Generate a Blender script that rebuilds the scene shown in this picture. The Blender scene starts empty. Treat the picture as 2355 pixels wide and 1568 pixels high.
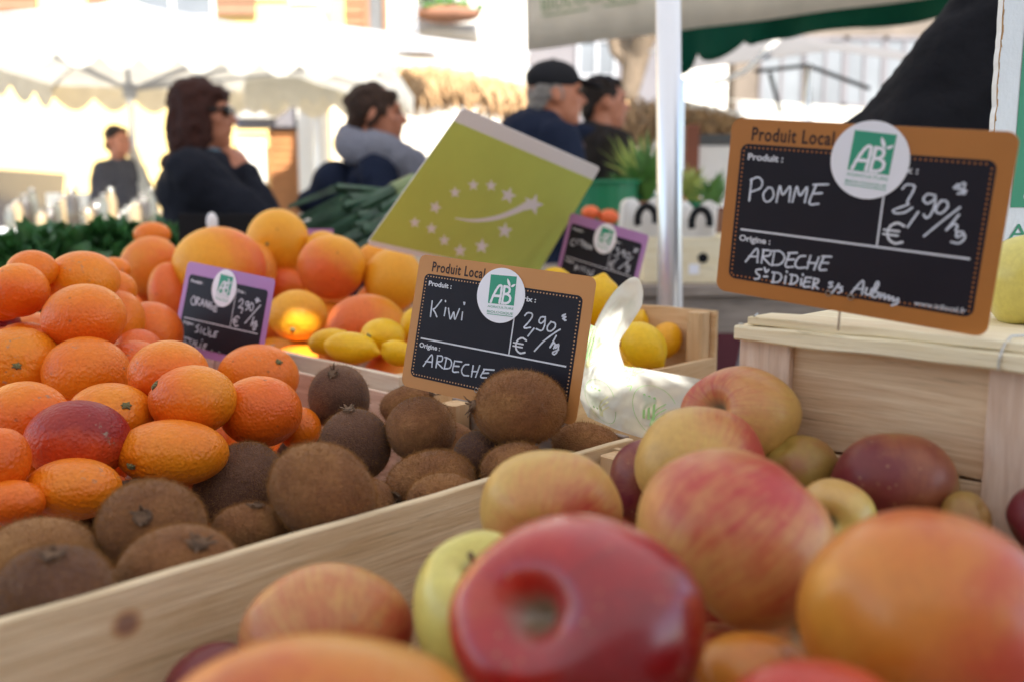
import bpy, bmesh, math, random
import numpy as np
from mathutils import Vector, Matrix
random.seed(7); RNG = np.random.default_rng(11)

# ------------------------------------------------------------------ camera, sky, sun, exposure
F = 2100.0; U0, V0 = 1177.5, 784.0            # focal length in pixels of a 2355 px wide picture
PITCH = math.radians(8.5)
CAM = np.array([0.0, 0.0, 1.2])
CP, SP = math.cos(PITCH), math.sin(PITCH)
RIGHT = np.array([1.0, 0, 0]); UP = np.array([0, SP, CP]); FWD = np.array([0, CP, -SP])
sc = bpy.context.scene
C = sc.collection
cam = bpy.data.objects.new("camera", bpy.data.cameras.new("camera")); C.objects.link(cam)
cam.location = CAM; cam.rotation_euler = (math.pi/2 - PITCH, 0, 0)
cam.data.sensor_width = 36; cam.data.lens = F/2355*36
cam.data.clip_start = 0.02; cam.data.clip_end = 500
cam.data.dof.use_dof = True; cam.data.dof.focus_distance = 0.69; cam.data.dof.aperture_fstop = 5.0
sc.camera = cam
w = bpy.data.worlds.new("World"); sc.world = w; w.use_nodes = True
SUN_EL, SUN_TRAVEL = math.radians(43), np.array([-0.42, 0.91])
SUN_TRAVEL = SUN_TRAVEL/np.linalg.norm(SUN_TRAVEL)
SUND = np.array([SUN_TRAVEL[0]*math.cos(SUN_EL), SUN_TRAVEL[1]*math.cos(SUN_EL), -math.sin(SUN_EL)])
wt = w.node_tree; bg = wt.nodes["Background"]
sky = wt.nodes.new("ShaderNodeTexSky"); sky.sky_type = 'NISHITA'; sky.sun_disc = False
sky.sun_elevation = SUN_EL; sky.sun_rotation = math.atan2(-SUN_TRAVEL[0], -SUN_TRAVEL[1])
wt.links.new(sky.outputs[0], bg.inputs[0]); bg.inputs[1].default_value = 0.15
sl = bpy.data.lights.new("sun", 'SUN'); sl.energy = 5.0; sl.angle = math.radians(0.5); sl.color = (1, .955, .88)
so = bpy.data.objects.new("sun", sl); C.objects.link(so); so.location = (2, -4, 8)
so.rotation_euler = Vector(SUND).to_track_quat('-Z', 'Y').to_euler()
sc.view_settings.view_transform = 'Standard'; sc.view_settings.look = 'None'
sc.view_settings.exposure = 1.5; sc.view_settings.gamma = 1
sc.cycles.max_bounces = 10; sc.cycles.diffuse_bounces = 5; sc.cycles.transmission_bounces = 6
sc.cycles.transparent_max_bounces = 12; sc.cycles.sample_clamp_indirect = 8
sc.cycles.use_denoising = True

# ------------------------------------------------------------------ helpers
def ray(u, v):
    return RIGHT*((u-U0)/F) + UP*(-(v-V0)/F) + FWD
def P(u, v, d): return CAM + ray(u, v)*d
def dz(u, v, z): return z/ray(u, v)[2]        # distance at which the ray reaches height z (relative to the lens)
Q2 = math.sqrt(.5)
def W(s, t, z): return np.array([(s-t)*Q2, (s+t)*Q2, CAM[2]+z])   # stall axes: s away to the right, t away to the left

def lin(c):
    return tuple(((x/12.92) if x <= .04045 else ((x+.055)/1.055)**2.4) for x in [k/255 for k in c])
class NT:
    def __init__(s, name):
        s.m = bpy.data.materials.new(name); s.m.use_nodes = True
        s.t = s.m.node_tree; s.b = s.t.nodes["Principled BSDF"]
    def n(s, typ, **kw):
        x = s.t.nodes.new(typ)
        for k, v in kw.items():
            if k.startswith('i_'):
                x.inputs[k[2:].replace('_', ' ')].default_value = v
            else: setattr(x, k, v)
        return x
    def l(s, a, b): s.t.links.new(a, b)
    def math(s, op, a, b=None, c=None):
        x = s.n("ShaderNodeMath", operation=op)
        for i, k in enumerate((a, b, c)):
            if k is None: continue
            if isinstance(k, (int, float)): x.inputs[i].default_value = k
            else: s.l(k, x.inputs[i])
        return x.outputs[0]
    def mix(s, f, a, b, mode='MIX'):
        x = s.n("ShaderNodeMix", data_type='RGBA', blend_type=mode)
        for sock, k in ((x.inputs['Factor'], f), (x.inputs['A'], a), (x.inputs['B'], b)):
            if isinstance(k, (int, float)): sock.default_value = k
            elif isinstance(k, tuple): sock.default_value = (*k[:3], 1)
            else: s.l(k, sock)
        return x.outputs['Result']
    def ramp(s, f, stops):
        x = s.n("ShaderNodeValToRGB"); e = x.color_ramp.elements
        while len(e) < len(stops): e.new(.5)
        for k, (p, c) in zip(e, stops): k.position = p; k.color = (*c, 1) if isinstance(c, tuple) else (c, c, c, 1)
        s.l(f, x.inputs[0]); return x.outputs[0]
    def coord(s, which='Object', scale=None, rand=True):
        tc = s.n("ShaderNodeTexCoord").outputs[which]
        if rand:
            oi = s.n("ShaderNodeObjectInfo")
            v = s.n("ShaderNodeVectorMath", operation='ADD'); s.l(tc, v.inputs[0])
            k = s.n("ShaderNodeVectorMath", operation='SCALE'); k.inputs[0].default_value = (7.3, 3.1, 5.7); s.l(oi.outputs['Random'], k.inputs['Scale'])
            s.l(k.outputs[0], v.inputs[1]); tc = v.outputs[0]
        if scale is not None:
            mp = s.n("ShaderNodeMapping"); s.l(tc, mp.inputs[0]); mp.inputs['Scale'].default_value = scale if isinstance(scale, tuple) else (scale,)*3
            tc = mp.outputs[0]
        return tc
    def attr(s, name):
        return s.n("ShaderNodeAttribute", attribute_name=name)
    def noise(s, co, scale, detail=3, rough=.55, dist=0):
        x = s.n("ShaderNodeTexNoise"); s.l(co, x.inputs['Vector']); x.inputs['Scale'].default_value = scale
        x.inputs['Detail'].default_value = detail; x.inputs['Roughness'].default_value = rough; x.inputs['Distortion'].default_value = dist
        return x.outputs['Fac']
    def voro(s, co, scale, feature='F1'):
        x = s.n("ShaderNodeTexVoronoi", feature=feature); s.l(co, x.inputs['Vector']); x.inputs['Scale'].default_value = scale
        return x.outputs['Distance']
    def bump(s, h, strength, dist, prev=None):
        x = s.n("ShaderNodeBump"); s.l(h, x.inputs['Height']); x.inputs['Strength'].default_value = strength; x.inputs['Distance'].default_value = dist
        if prev is not None: s.l(prev, x.inputs['Normal'])
        s.l(x.outputs[0], s.b.inputs['Normal']); return x.outputs[0]
    def base(s, c):
        if isinstance(c, tuple): s.b.inputs['Base Color'].default_value = (*c[:3], 1)
        else: s.l(c, s.b.inputs['Base Color'])
    def set(s, **k):
        for a, v in k.items():
            s.b.inputs[a.replace('_', ' ')].default_value = v
        return s

def simple(name, col, rough=.6, vary=.15, scale=6, bump=0, bscale=60, spec=.5, metal=0, rand=True, bdist=.01):
    m = NT(name); co = m.coord(rand=rand)
    n = m.noise(co, scale, 4, .6)
    a = tuple(c*(1-vary) for c in col); b = tuple(min(1, c*(1+vary)) for c in col)
    m.base(m.ramp(n, [(.3, a), (.7, b)]))
    m.set(Roughness=rough, Metallic=metal); m.b.inputs['Specular IOR Level'].default_value = spec
    if bump: m.bump(m.noise(co, bscale, 4, .6), bump, bdist)
    return m.m
def cloth(name, col, rough=.9, trans=0.0, vary=.08, bump=.3, scale=8):
    m = NT(name); co = m.coord()
    n = m.noise(co, scale, 4, .6)
    a = tuple(c*(1-vary) for c in col); b = tuple(min(1, c*(1+vary)) for c in col)
    cc = m.ramp(n, [(.3, a), (.7, b)]); m.base(cc); m.set(Roughness=rough); m.b.inputs['Specular IOR Level'].default_value = .2
    m.bump(m.noise(co, scale*3, 3), bump, .02)
    if trans:
        out = m.t.nodes["Material Output"]; tr = m.n("ShaderNodeBsdfTranslucent"); m.l(cc, tr.inputs[0])
        mx = m.n("ShaderNodeMixShader"); mx.inputs[0].default_value = trans
        m.l(m.b.outputs[0], mx.inputs[1]); m.l(tr.outputs[0], mx.inputs[2]); m.l(mx.outputs[0], out.inputs[0])
    return m.m

def mesh_obj(name, verts, faces, mat, parent=None, smooth=False, attrs=None, origin=None):
    V = np.asarray(verts, float)
    if origin is not None: V = V - np.asarray(origin)
    me = bpy.data.meshes.new(name); me.from_pydata(V.tolist(), [], [list(map(int, f)) for f in faces]); 
    if isinstance(mat, (list, tuple)):
        for k in mat: me.materials.append(k)
    elif mat: me.materials.append(mat)
    if attrs:
        for k, a in attrs.items():
            a = np.asarray(a, float)
            if a.ndim == 2:
                at = me.attributes.new(k, 'FLOAT_VECTOR', 'POINT'); at.data.foreach_set('vector', a.ravel())
            else:
                at = me.attributes.new(k, 'FLOAT', 'POINT'); at.data.foreach_set('value', a)
    if smooth: me.polygons.foreach_set('use_smooth', [True]*len(me.polygons))
    me.update()
    o = bpy.data.objects.new(name, me); C.objects.link(o)
    if origin is not None: o.location = origin
    if parent is not None: 
        o.parent = parent
        if origin is None: o.location = -np.array(parent.location) if False else (0, 0, 0)
    return o
def tag(o, label=None, cat=None, group=None, kind=None):
    if label: o['label'] = label
    if cat: o['category'] = cat
    if group: o['group'] = group
    if kind: o['kind'] = kind
    return o
def thing(name, loc, label, cat, group=None):
    o = bpy.data.objects.new(name, None); C.objects.link(o); o.location = tuple(loc); o.empty_display_size = .05
    return tag(o, label, cat, group)

class MB:
    """collects shapes in world coordinates; build() makes one mesh object (local to its parent)"""
    def __init__(s): s.v = []; s.f = []; s.c = []; s.n = 0
    def add(s, v, f, co=None):
        v = np.asarray(v, float); s.v.append(v); s.f += [[i+s.n for i in q] for q in f]
        s.c.append(np.asarray(co, float) if co is not None else v.copy()); s.n += len(v)
        return s
    def obox(s, o, ax, ay, az, seg=1, jit=0, seed=0):
        """box from corner o with edge vectors; grain runs along ax"""
        o, ax, ay, az = [np.asarray(k, float) for k in (o, ax, ay, az)]
        L, A, B = np.linalg.norm(ax), np.linalg.norm(ay), np.linalg.norm(az)
        r = np.random.default_rng(abs(int(seed))); ph_ = r.uniform(0, 6.28, 4); vs = []; co = []; fs = []
        # four corners slightly rounded (8-gon section)
        e = min(A, B)*.12
        sec = [(e/A, 0), (1-e/A, 0), (1, e/B), (1, 1-e/B), (1-e/A, 1), (e/A, 1), (0, 1-e/B), (0, e/B)]
        k = len(sec)
        for i in range(seg+1):
            f = i/seg
            j = np.sin(np.array([1.0, 1.3, .8, 1.15])*f*L*38+ph_)*.6*jit+np.sin(f*L*97+ph_*2.3)*.4*jit; j[:2] *= .25
            for (a, b) in sec:
                p = o+ax*f+ay*a+az*b
                p = p + ay/A*(j[0] if a > .5 else j[1])*1 + az/B*(j[2] if b > .5 else j[3])
                vs.append(p); co.append((L*f+seed*1.37, A*a+seed*.31, B*b+seed*.77))
        for i in range(seg):
            for q in range(k):
                a0, a1 = i*k+q, i*k+(q+1) % k
                fs.append([a0, a1, a1+k, a0+k])
        fs.append(list(range(k))[::-1]); fs.append([seg*k+q for q in range(k)])
        # orientation
        if np.dot(np.cross(ay, az), ax) > 0: pass
        else: fs = [q[::-1] for q in fs]
        return s.add(vs, fs, co)
    def box(s, x0, x1, y0, y1, z0, z1, **k):
        return s.obox((x0, y0, z0), (x1-x0, 0, 0), (0, y1-y0, 0), (0, 0, z1-z0), **k)
    def tube(s, pts, r, n=10, cap=True):
        pts = [np.asarray(p, float) for p in pts]; rs = r if hasattr(r, '__len__') else [r]*len(pts)
        vs = []; fs = []; prev = None
        for i, p in enumerate(pts):
            t = (pts[min(i+1, len(pts)-1)]-pts[max(i-1, 0)]); t = t/(np.linalg.norm(t)+1e-12)
            if prev is None:
                a = np.array([0, 0, 1.]) if abs(t[2]) < .9 else np.array([1., 0, 0]); x = np.cross(t, a)
            else: x = prev-t*np.dot(prev, t)
            x = x/np.linalg.norm(x); prev = x; y = np.cross(t, x)
            for k in range(n):
                a = 2*math.pi*k/n; vs.append(p+(x*math.cos(a)+y*math.sin(a))*rs[i])
        for i in range(len(pts)-1):
            for k in range(n):
                a, b = i*n+k, i*n+(k+1) % n; fs.append([a, b, b+n, a+n])
        if cap: fs.append(list(range(n))[::-1]); fs.append([(len(pts)-1)*n+k for k in range(n)])
        return s.add(vs, fs)
    def ell(s, c, r, rot=None, nu=20, nv=12):
        vs = [(0, 0, 1)]
        for i in range(1, nv):
            for j in range(nu):
                a, b = math.pi*i/nv, 2*math.pi*j/nu; vs.append((math.sin(a)*math.cos(b), math.sin(a)*math.sin(b), math.cos(a)))
        vs.append((0, 0, -1)); fs = [[0, 1+j, 1+(j+1) % nu] for j in range(nu)]
        for i in range(nv-2):
            for j in range(nu):
                a = 1+i*nu+j; b = 1+i*nu+(j+1) % nu; fs.append([a, a+nu, b+nu, b])
        e = len(vs)-1; o = 1+(nv-2)*nu; fs += [[e, o+(j+1) % nu, o+j] for j in range(nu)]
        V = np.array(vs)*np.asarray(r)
        if rot is not None: V = V@np.asarray(rot).T
        return s.add(V+np.asarray(c), fs)
    def caps(s, p, q, r1, r2=None, n=14):
        p, q = np.asarray(p, float), np.asarray(q, float); r2 = r1 if r2 is None else r2
        d = q-p; L = np.linalg.norm(d)+1e-9; d = d/L
        pts = []; rr = []
        for k in range(5): a = math.pi/2*(1-k/4.); pts.append(p-d*r1*math.sin(a)); rr.append(max(r1*math.cos(a), r1*.03))
        for k in range(5): a = math.pi/2*k/4.; pts.append(q+d*r2*math.sin(a)); rr.append(max(r2*math.cos(a), r2*.03))
        return s.tube(pts, rr, n)
    def grid(s, fn, nu, nv):
        vs = [fn(i/nu, j/nv) for j in range(nv+1) for i in range(nu+1)]
        co = [(i/nu, j/nv, 0) for j in range(nv+1) for i in range(nu+1)]
        fs = [[j*(nu+1)+i, j*(nu+1)+i+1, (j+1)*(nu+1)+i+1, (j+1)*(nu+1)+i] for j in range(nv) for i in range(nu)]
        return s.add(vs, fs, co)
    def poly(s, pts): return s.add(pts, [list(range(len(pts)))])
    def build(s, name, mat, parent=None, smooth=False, origin=None, mods=None, uv=False):
        V = np.concatenate(s.v); 
        org = np.array(parent_world(parent)) if parent is not None else (np.asarray(origin) if origin is not None else np.array([V[:, 0].mean(), V[:, 1].mean(), V[:, 2].min()]))
        o = mesh_obj(name, V-org, s.f, mat, parent, smooth, attrs={'wco': np.concatenate(s.c)})
        if parent is None: o.location = org
        return o
def parent_world(p):
    v = np.zeros(3)
    while p is not None: v = v+np.array(p.location); p = p.parent
    return v
def solidify(o, t, off=0):
    m = o.modifiers.new("s", 'SOLIDIFY'); m.thickness = t; m.offset = off; return o
def subsurf(o, n=1):
    m = o.modifiers.new("ss", 'SUBSURF'); m.levels = n; m.render_levels = n; return o
def remesh(o, vox, smooth_it=3, fac=.5, disp=None):
    """voxel-remesh to one continuous surface and apply"""
    m = o.modifiers.new("r", 'REMESH'); m.mode = 'VOXEL'; m.voxel_size = vox; m.use_smooth_shade = True
    if smooth_it:
        k = o.modifiers.new("sm", 'SMOOTH'); k.iterations = smooth_it; k.factor = fac
    if disp:
        tx = bpy.data.textures.new("folds", 'CLOUDS'); tx.noise_scale = disp[1]; tx.noise_depth = 3
        k = o.modifiers.new("d", 'DISPLACE'); k.texture = tx; k.strength = disp[0]; k.mid_level = .5
    dg = bpy.context.evaluated_depsgraph_get(); ev = o.evaluated_get(dg)
    me = bpy.data.meshes.new_from_object(ev); old = o.data; o.modifiers.clear(); o.data = me
    bpy.data.meshes.remove(old)
    return o
def lump(k, freq, seed, amp=1):
    """smooth pseudo-noise on an (n,3) array"""
    r = np.random.default_rng(seed); o = np.zeros(len(k))
    for i in range(7):
        f = r.normal(0, 1, 3)*freq; o += np.sin(k@f+r.uniform(0, 6.28))*r.uniform(.5, 1)
    return o/4*amp

# ------------------------------------------------------------------ wood
def wood(name, c0, c1, dark=.5, rough=.75, knot=None, grain=9):
    m = NT(name); a = m.attr('wco').outputs['Vector']
    mp = m.n("ShaderNodeMapping"); m.l(a, mp.inputs[0]); mp.inputs['Scale'].default_value = (grain, 95, 95)
    n1 = m.noise(mp.outputs[0], 1, 5, .6, 1.2)
    mp2 = m.n("ShaderNodeMapping"); m.l(a, mp2.inputs[0]); mp2.inputs['Scale'].default_value = (grain*3, 600, 600)
    n2 = m.noise(mp2.outputs[0], 1, 3, .6)
    n3 = m.noise(a, 9, 3, .5)
    col = m.ramp(n1, [(.3, c0), (.68, c1)])
    dk = tuple(x*dark for x in c0)
    col = m.mix(m.ramp(n2, [(.55, 0.), (.8, .45)]), col, dk)
    col = m.mix(m.ramp(n3, [(.55, 0.), (.8, .35)]), col, tuple(x*.75 for x in c0))
    cr = m.ramp(m.noise(mp.outputs[0], .55, 4, .7, 2.0), [(.62, 0.), (.66, .8)])
    col = m.mix(m.math('MULTIPLY', cr, .5), col, tuple(x*.35 for x in c0))
    if knot:
        for (kx, ky, kz, kr) in knot:
            vm = m.n("ShaderNodeVectorMath", operation='SUBTRACT'); m.l(a, vm.inputs[0]); vm.inputs[1].default_value = (kx, ky, kz)
            v2 = m.n("ShaderNodeVectorMath", operation='MULTIPLY'); m.l(vm.outputs[0], v2.inputs[0]); v2.inputs[1].default_value = (1, 0, 1) if ky < 0 else (1, 1, 1)
            ln = m.n("ShaderNodeVectorMath", operation='LENGTH'); m.l(v2.outputs[0], ln.inputs[0])
            f = m.ramp(m.math('DIVIDE', ln.outputs['Value'], kr), [(.35, .85), (.62, .6), (1.0, 0.)])
            ring = m.ramp(m.math('DIVIDE', ln.outputs['Value'], kr), [(.3, lin((132, 92, 82))), (.8, lin((176, 118, 66)))])
            col = m.mix(f, col, ring)
    m.base(col); m.set(Roughness=rough); m.b.inputs['Specular IOR Level'].default_value = .25
    m.bump(n2, .35, .002)
    return m.m
M = {}
M['wood_pale'] = wood("poplar wood pale", lin((212, 190, 165)), lin((234, 220, 200)))
M['wood_pink'] = wood("poplar wood pinkish", lin((200, 166, 142)), lin((228, 204, 184)))
M['wood_cream'] = wood("poplar wood cream", lin((226, 208, 168)), lin((240, 228, 200)))
M['wood_warm'] = wood("poplar wood warm", lin((205, 165, 120)), lin((225, 195, 155)))
M['wood_knot'] = wood("poplar plank with knot", lin((190, 158, 118)), lin((214, 186, 148)), knot=None)
M['wood_grey'] = wood("weathered grey wood", lin((128, 116, 108)), lin((168, 154, 142)))
M['steel'] = simple("steel wire", (.45, .44, .42), .35, .1, metal=1)
M['alu'] = simple("brushed aluminium", (.78, .79, .82), .38, .06, 3, metal=.85)
M['black'] = simple("black plastic", (.010, .010, .012), .6, spec=.15)
# ------------------------------------------------------------------ fruit materials
def fruit_mat(name, cA, cB, cC=None, rough=.42, pores=0.0, porescale=700, spots=0, spotcol=(.12, .05, .02), coat=0, scars=0, streak=0, sss=.0, blotch=0, fine=.22, finescale=260):
    """cA: main colour, cB: blush where the 'blush' attribute is high, cC: third colour where it is low"""
    m = NT(name); co = m.coord(); b = m.attr('blush').outputs['Fac']
    n = m.noise(co, 38, 5, .62); n2 = m.noise(co, 14, 3, .5)
    f = m.math('ADD', b, m.math('MULTIPLY', m.math('SUBTRACT', n, .5), .55))
    if blotch:
        f = m.math('ADD', f, m.math('MULTIPLY', m.math('SUBTRACT', m.noise(co, 21, 4, .62, .6), .5), 1.1*blotch))
    if streak:
        a = m.attr('fco').outputs['Vector']
        vm = m.n("ShaderNodeVectorMath", operation='MULTIPLY'); m.l(a, vm.inputs[0]); vm.inputs[1].default_value = (1, 1, 0)
        nm = m.n("ShaderNodeVectorMath", operation='NORMALIZE'); m.l(vm.outputs[0], nm.inputs[0])
        v3 = m.n("ShaderNodeVectorMath", operation='SCALE'); m.l(nm.outputs[0], v3.inputs[0]); v3.inputs['Scale'].default_value = 9
        v4 = m.n("ShaderNodeVectorMath", operation='ADD'); m.l(v3.outputs[0], v4.inputs[0]); m.l(a, v4.inputs[1])
        st = m.noise(v4.outputs[0], 1.6, 4, .6)
        f = m.math('ADD', f, m.math('MULTIPLY', m.math('SUBTRACT', st, .5), streak))
    col = m.mix(m.ramp(f, [(.35, 0.), (.75, 1.)]), cA, cB)
    if cC: col = m.mix(m.ramp(f, [(.0, 1.), (.35, 0.)]), col, cC)
    col = m.mix(m.math('MULTIPLY', m.ramp(n2, [(.35, 0.), (.7, 1.)]), .35), col, tuple(x*.78 for x in cA))
    if streak:
        sp_ = m.n("ShaderNodeSeparateXYZ"); m.l(m.attr('fco').outputs['Vector'], sp_.inputs[0])
        rr_ = m.math('SQRT', m.math('ADD', m.math('POWER', sp_.outputs[0], 2.), m.math('POWER', sp_.outputs[1], 2.)))
        rr_ = m.math('ADD', rr_, m.math('MULTIPLY', m.math('SUBTRACT', n, .5), .22))
        k = m.math('MULTIPLY', m.ramp(rr_, [(.14, 1.), (.30, 0.)]), m.math('GREATER_THAN', sp_.outputs[2], 0.))
        col = m.mix(m.math('MULTIPLY', k, .85), col, lin((112, 108, 84)))
        dots = m.math('MULTIPLY', m.ramp(m.voro(co, 190), [(.10, 1.), (.2, 0.)]), m.ramp(m.noise(co, 60, 2), [(.45, 0.), (.6, 1.)]))
        col = m.mix(m.math('MULTIPLY', dots, .25), col, lin((222, 186, 130)))
    if spots:
        v = m.voro(co, 55); k = m.math('MULTIPLY', m.ramp(v, [(.06, 1.), (.11, 0.)]), m.ramp(m.noise(co, 9, 1), [(.5, 0.), (.56, 1.)]))
        col = m.mix(m.math('MULTIPLY', k, spots), col, spotcol)
    if scars:
        k = m.math('MULTIPLY', m.ramp(m.noise(co, 150, 4, .7), [(.58, 0.), (.66, 1.)]), m.ramp(m.noise(co, 22, 2), [(.6, 0.), (.68, 1.)]))
        col = m.mix(m.math('MULTIPLY', k, scars), col, (.32, .22, .15))
    fn = m.ramp(m.noise(co, finescale, 4, .7), [(.38, 0.), (.62, 1.)])
    col = m.mix(m.math('MULTIPLY', fn, fine), col, (.55, .5, .5), 'MULTIPLY')
    m.base(col); m.set(Roughness=rough)
    m.b.inputs['Specular IOR Level'].default_value = .4 if rough < .8 else .12
    if rough > .8: m.set(Sheen_Weight=.22, Sheen_Roughness=.5); m.b.inputs['Sheen Tint'].default_value = (.75, .6, .45, 1)
    if coat: m.set(Coat_Weight=coat, Coat_Roughness=.2)
    if sss:
        m.set(Subsurface_Weight=sss, Subsurface_Scale=.006); m.b.inputs['Subsurface Radius'].default_value = (1, .45, .15)
    if pores:
        v = m.voro(co, porescale, 'SMOOTH_F1'); p = m.bump(v, min(1, pores), .0007*max(1, pores))
        m.bump(m.noise(co, 90, 3), .25, .004, prev=p)
    return m.m
OR, ORR, GF, LE = lin((238, 128, 30)), lin((214, 70, 36)), lin((240, 165, 40)), lin((240, 196, 40))
M['orange'] = fruit_mat("orange peel", lin((238, 122, 14)), lin((228, 94, 18)), lin((238, 142, 24)), .38, 1.0, 430, spots=.5, scars=.7, sss=.05)
M['orange_red'] = fruit_mat("blood orange peel", lin((222, 84, 30)), lin((138, 22, 30)), lin((230, 110, 40)), .42, 1.0, 430, scars=.9, blotch=.6)
M['grapefruit'] = fruit_mat("grapefruit peel", lin((238, 154, 26)), lin((230, 100, 44)), lin((242, 170, 36)), .46, .8, 420, spots=.6, sss=.05)
M['lemon'] = fruit_mat("lemon peel", lin((242, 190, 14)), lin((236, 166, 12)), lin((236, 200, 40)), .4, .5, 520, sss=.05)
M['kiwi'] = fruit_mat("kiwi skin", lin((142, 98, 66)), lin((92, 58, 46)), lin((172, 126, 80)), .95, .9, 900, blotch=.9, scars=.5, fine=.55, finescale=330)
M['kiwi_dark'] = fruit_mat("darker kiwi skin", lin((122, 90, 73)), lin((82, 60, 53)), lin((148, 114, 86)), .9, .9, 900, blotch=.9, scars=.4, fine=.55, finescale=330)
M['apple'] = fruit_mat("apple skin bicolour", lin((202, 142, 84)), lin((178, 54, 52)), lin((206, 166, 88)), .46, 0, spots=0, coat=.2, streak=.7, scars=.35, blotch=1)
M['apple_red'] = fruit_mat("apple skin red", lin((170, 17, 21)), lin((122, 6, 16)), lin((194, 76, 46)), .3, 0, coat=.65, streak=.4, blotch=.6)
M['apple_orange'] = fruit_mat("apple skin orange", lin((206, 120, 44)), lin((184, 46, 36)), lin((206, 142, 54)), .38, 0, coat=.3, streak=.25, blotch=.8)
M['apple_dark'] = fruit_mat("apple skin dark", lin((150, 88, 58)), lin((104, 18, 38)), lin((160, 134, 62)), .46, 0, coat=.1, streak=.3, scars=.5, blotch=1)
M['apple_green'] = fruit_mat("apple skin green", lin((208, 190, 98)), lin((204, 160, 92)), lin((216, 206, 110)), .36, 0, coat=.3, streak=.2)
M['fuzz'] = simple("kiwi fuzz", lin((150, 104, 54)), .9, .3, 100)
M['calyx'] = simple("dry calyx", lin((104, 80, 60)), .9, .5, 200, .6, 600, bdist=.001)
M['stemgreen'] = simple("stem button", lin((112, 108, 70)), .85, .3, 400, .6, 900, bdist=.001)
M['cork'] = simple("cavity russet", lin((132, 112, 74)), .9, .2, 300)
_bmc = {}
def ico(n):
    if n not in _bmc:
        bm = bmesh.new(); bmesh.ops.create_icosphere(bm, subdivisions=n, radius=1)
        _bmc[n] = (np.array([v.co[:] for v in bm.verts]), [[v.index for v in f.verts] for f in bm.faces]); bm.free()
    return _bmc[n]
def frame_to(axis, spin):
    a = np.asarray(axis, float); a = a/np.linalg.norm(a)
    h = np.array([0, 0, 1.]) if abs(a[2]) < .9 else np.array([1., 0, 0])
    x = np.cross(h, a); x /= np.linalg.norm(x); y = np.cross(a, x)
    c, s = math.cos(spin), math.sin(spin)
    return np.stack([x*c+y*s, -x*s+y*c, a], 1)
def shape(kind, n, r):
    """unit directions -> unit-ish fruit with its stem along +Z"""
    c = n[:, 2]; th = np.arccos(np.clip(c, -1, 1)); ph = np.arctan2(n[:, 1], n[:, 0])
    seed = int(r.integers(1e6))
    if kind == 'apple':
        R = 1+.04*np.cos(th)-.02*np.cos(2*th)
        R = R+.02*np.cos(5*ph+r.uniform(0, 6))*np.sin(th)*(.4+.6*(th/3.14))
        R = R-.46*np.exp(-(th/.33)**2)-.20*np.exp(-((math.pi-th)/.33)**2)
        R = R+.03*np.exp(-((th-.62)/.26)**2)
        R = R*(1+lump(n*1.0, 1.3, seed, .035))
        v = n*R[:, None]; v[:, 2] *= .9; v[:, :2] *= (1+.055*c)[:, None]
    elif kind == 'kiwi':
        v = n.copy(); v[:, 2] = np.sign(c)*np.abs(c)**.92*1.24
        R = 1+lump(n, 1.4, seed, .045); v = v*R[:, None]
        v[:, 2] += .05*np.exp(-(th/.16)**2)
    elif kind == 'lemon':
        v = n.copy(); v[:, 2] = c*1.22+.20*np.exp(-(th/.24)**2)-.10*np.exp(-((math.pi-th)/.25)**2)
        v = v*(1+lump(n, 1.6, seed, .03))[:, None]
    else:
        R = 1+lump(n, 1.3, seed, .022)-.05*np.exp(-(th/.2)**2)-.02*np.exp(-((math.pi-th)/.15)**2)
        fold = np.exp(-((th-.26)/.16)**2)*.016*np.cos(9*ph+r.uniform(0, 6))*(1 if kind == 'orange' else .4)
        v = n*(R+fold)[:, None]; v[:, 2] *= (.96 if kind != 'blood' else 1.0)
    return v
FR = []      # every fruit: dict
def fruit(kind, u, v, w, h, label, z=None, d=None, stem=None, axis=None, mat=None, blush=None, bl=(.0, .5), group=None, long=False, spin=None, sub=5, name=None, crown=False, stalk=False, hard=False):
    if d is None: d = dz(u, v, z)
    FR.append(dict(kind=kind, u=u, v=v, w=w, h=h, d=d, stem=stem, axis=axis, mat=mat or kind, blush=blush, bl=bl, label=label, group=group, spin=spin, sub=sub, name=name or kind, crown=crown, stalk=stalk, hard=hard))
LIM = dict(kiwi=(-9, .53, .406, 9), apple=(-9, .507, -9, .398), grapefruit=(.57, 9, -9, 9), lemon=(.568, 9, -9, 9), orange=(-9, .54, .60, 9))
def settle():
    """slide fruits along their own line of sight until neighbours only touch"""
    for it in range(160):
        mv = 0
        for i in range(len(FR)):
            for j in range(i):
                a, b = FR[i], FR[j]
                pa, pb = P(a['u'], a['v'], a['d']), P(b['u'], b['v'], b['d'])
                ra = (min(a['w'], a['h'])*.62+max(a['w'], a['h'])*.38)/2/F*a['d']; rb = (min(b['w'], b['h'])*.62+max(b['w'], b['h'])*.38)/2/F*b['d']
                gap = np.linalg.norm(pa-pb)-(ra+rb)*.93
                if gap < 0:
                    k = .25*(-gap)
                    far, near = (a, b) if a['d'] > b['d'] else (b, a)
                    if not far['hard']: far['d'] += k
                    if not near['hard']: near['d'] -= k*.8
                    mv = max(mv, -gap)
        for f in FR:                       # stay on the right side of the boards
            if f['hard']: continue
            p = P(f['u'], f['v'], f['d']); s_, t_ = (p[0]+p[1])*Q2, (p[1]-p[0])*Q2; r_ = (f['w']+f['h'])/4/F*f['d']*.96
            lo_s, hi_s, lo_t, hi_t = LIM.get(f['kind'], (-9, 9, -9, 9)) if not f['group'] else (-9, 9, -9, 9)
            if t_-r_ < lo_t or s_-r_ < lo_s: f['d'] += .0022
            if t_+r_ > hi_t or s_+r_ > hi_s: f['d'] -= .0022
        if mv < .0015: break
    return mv
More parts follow.
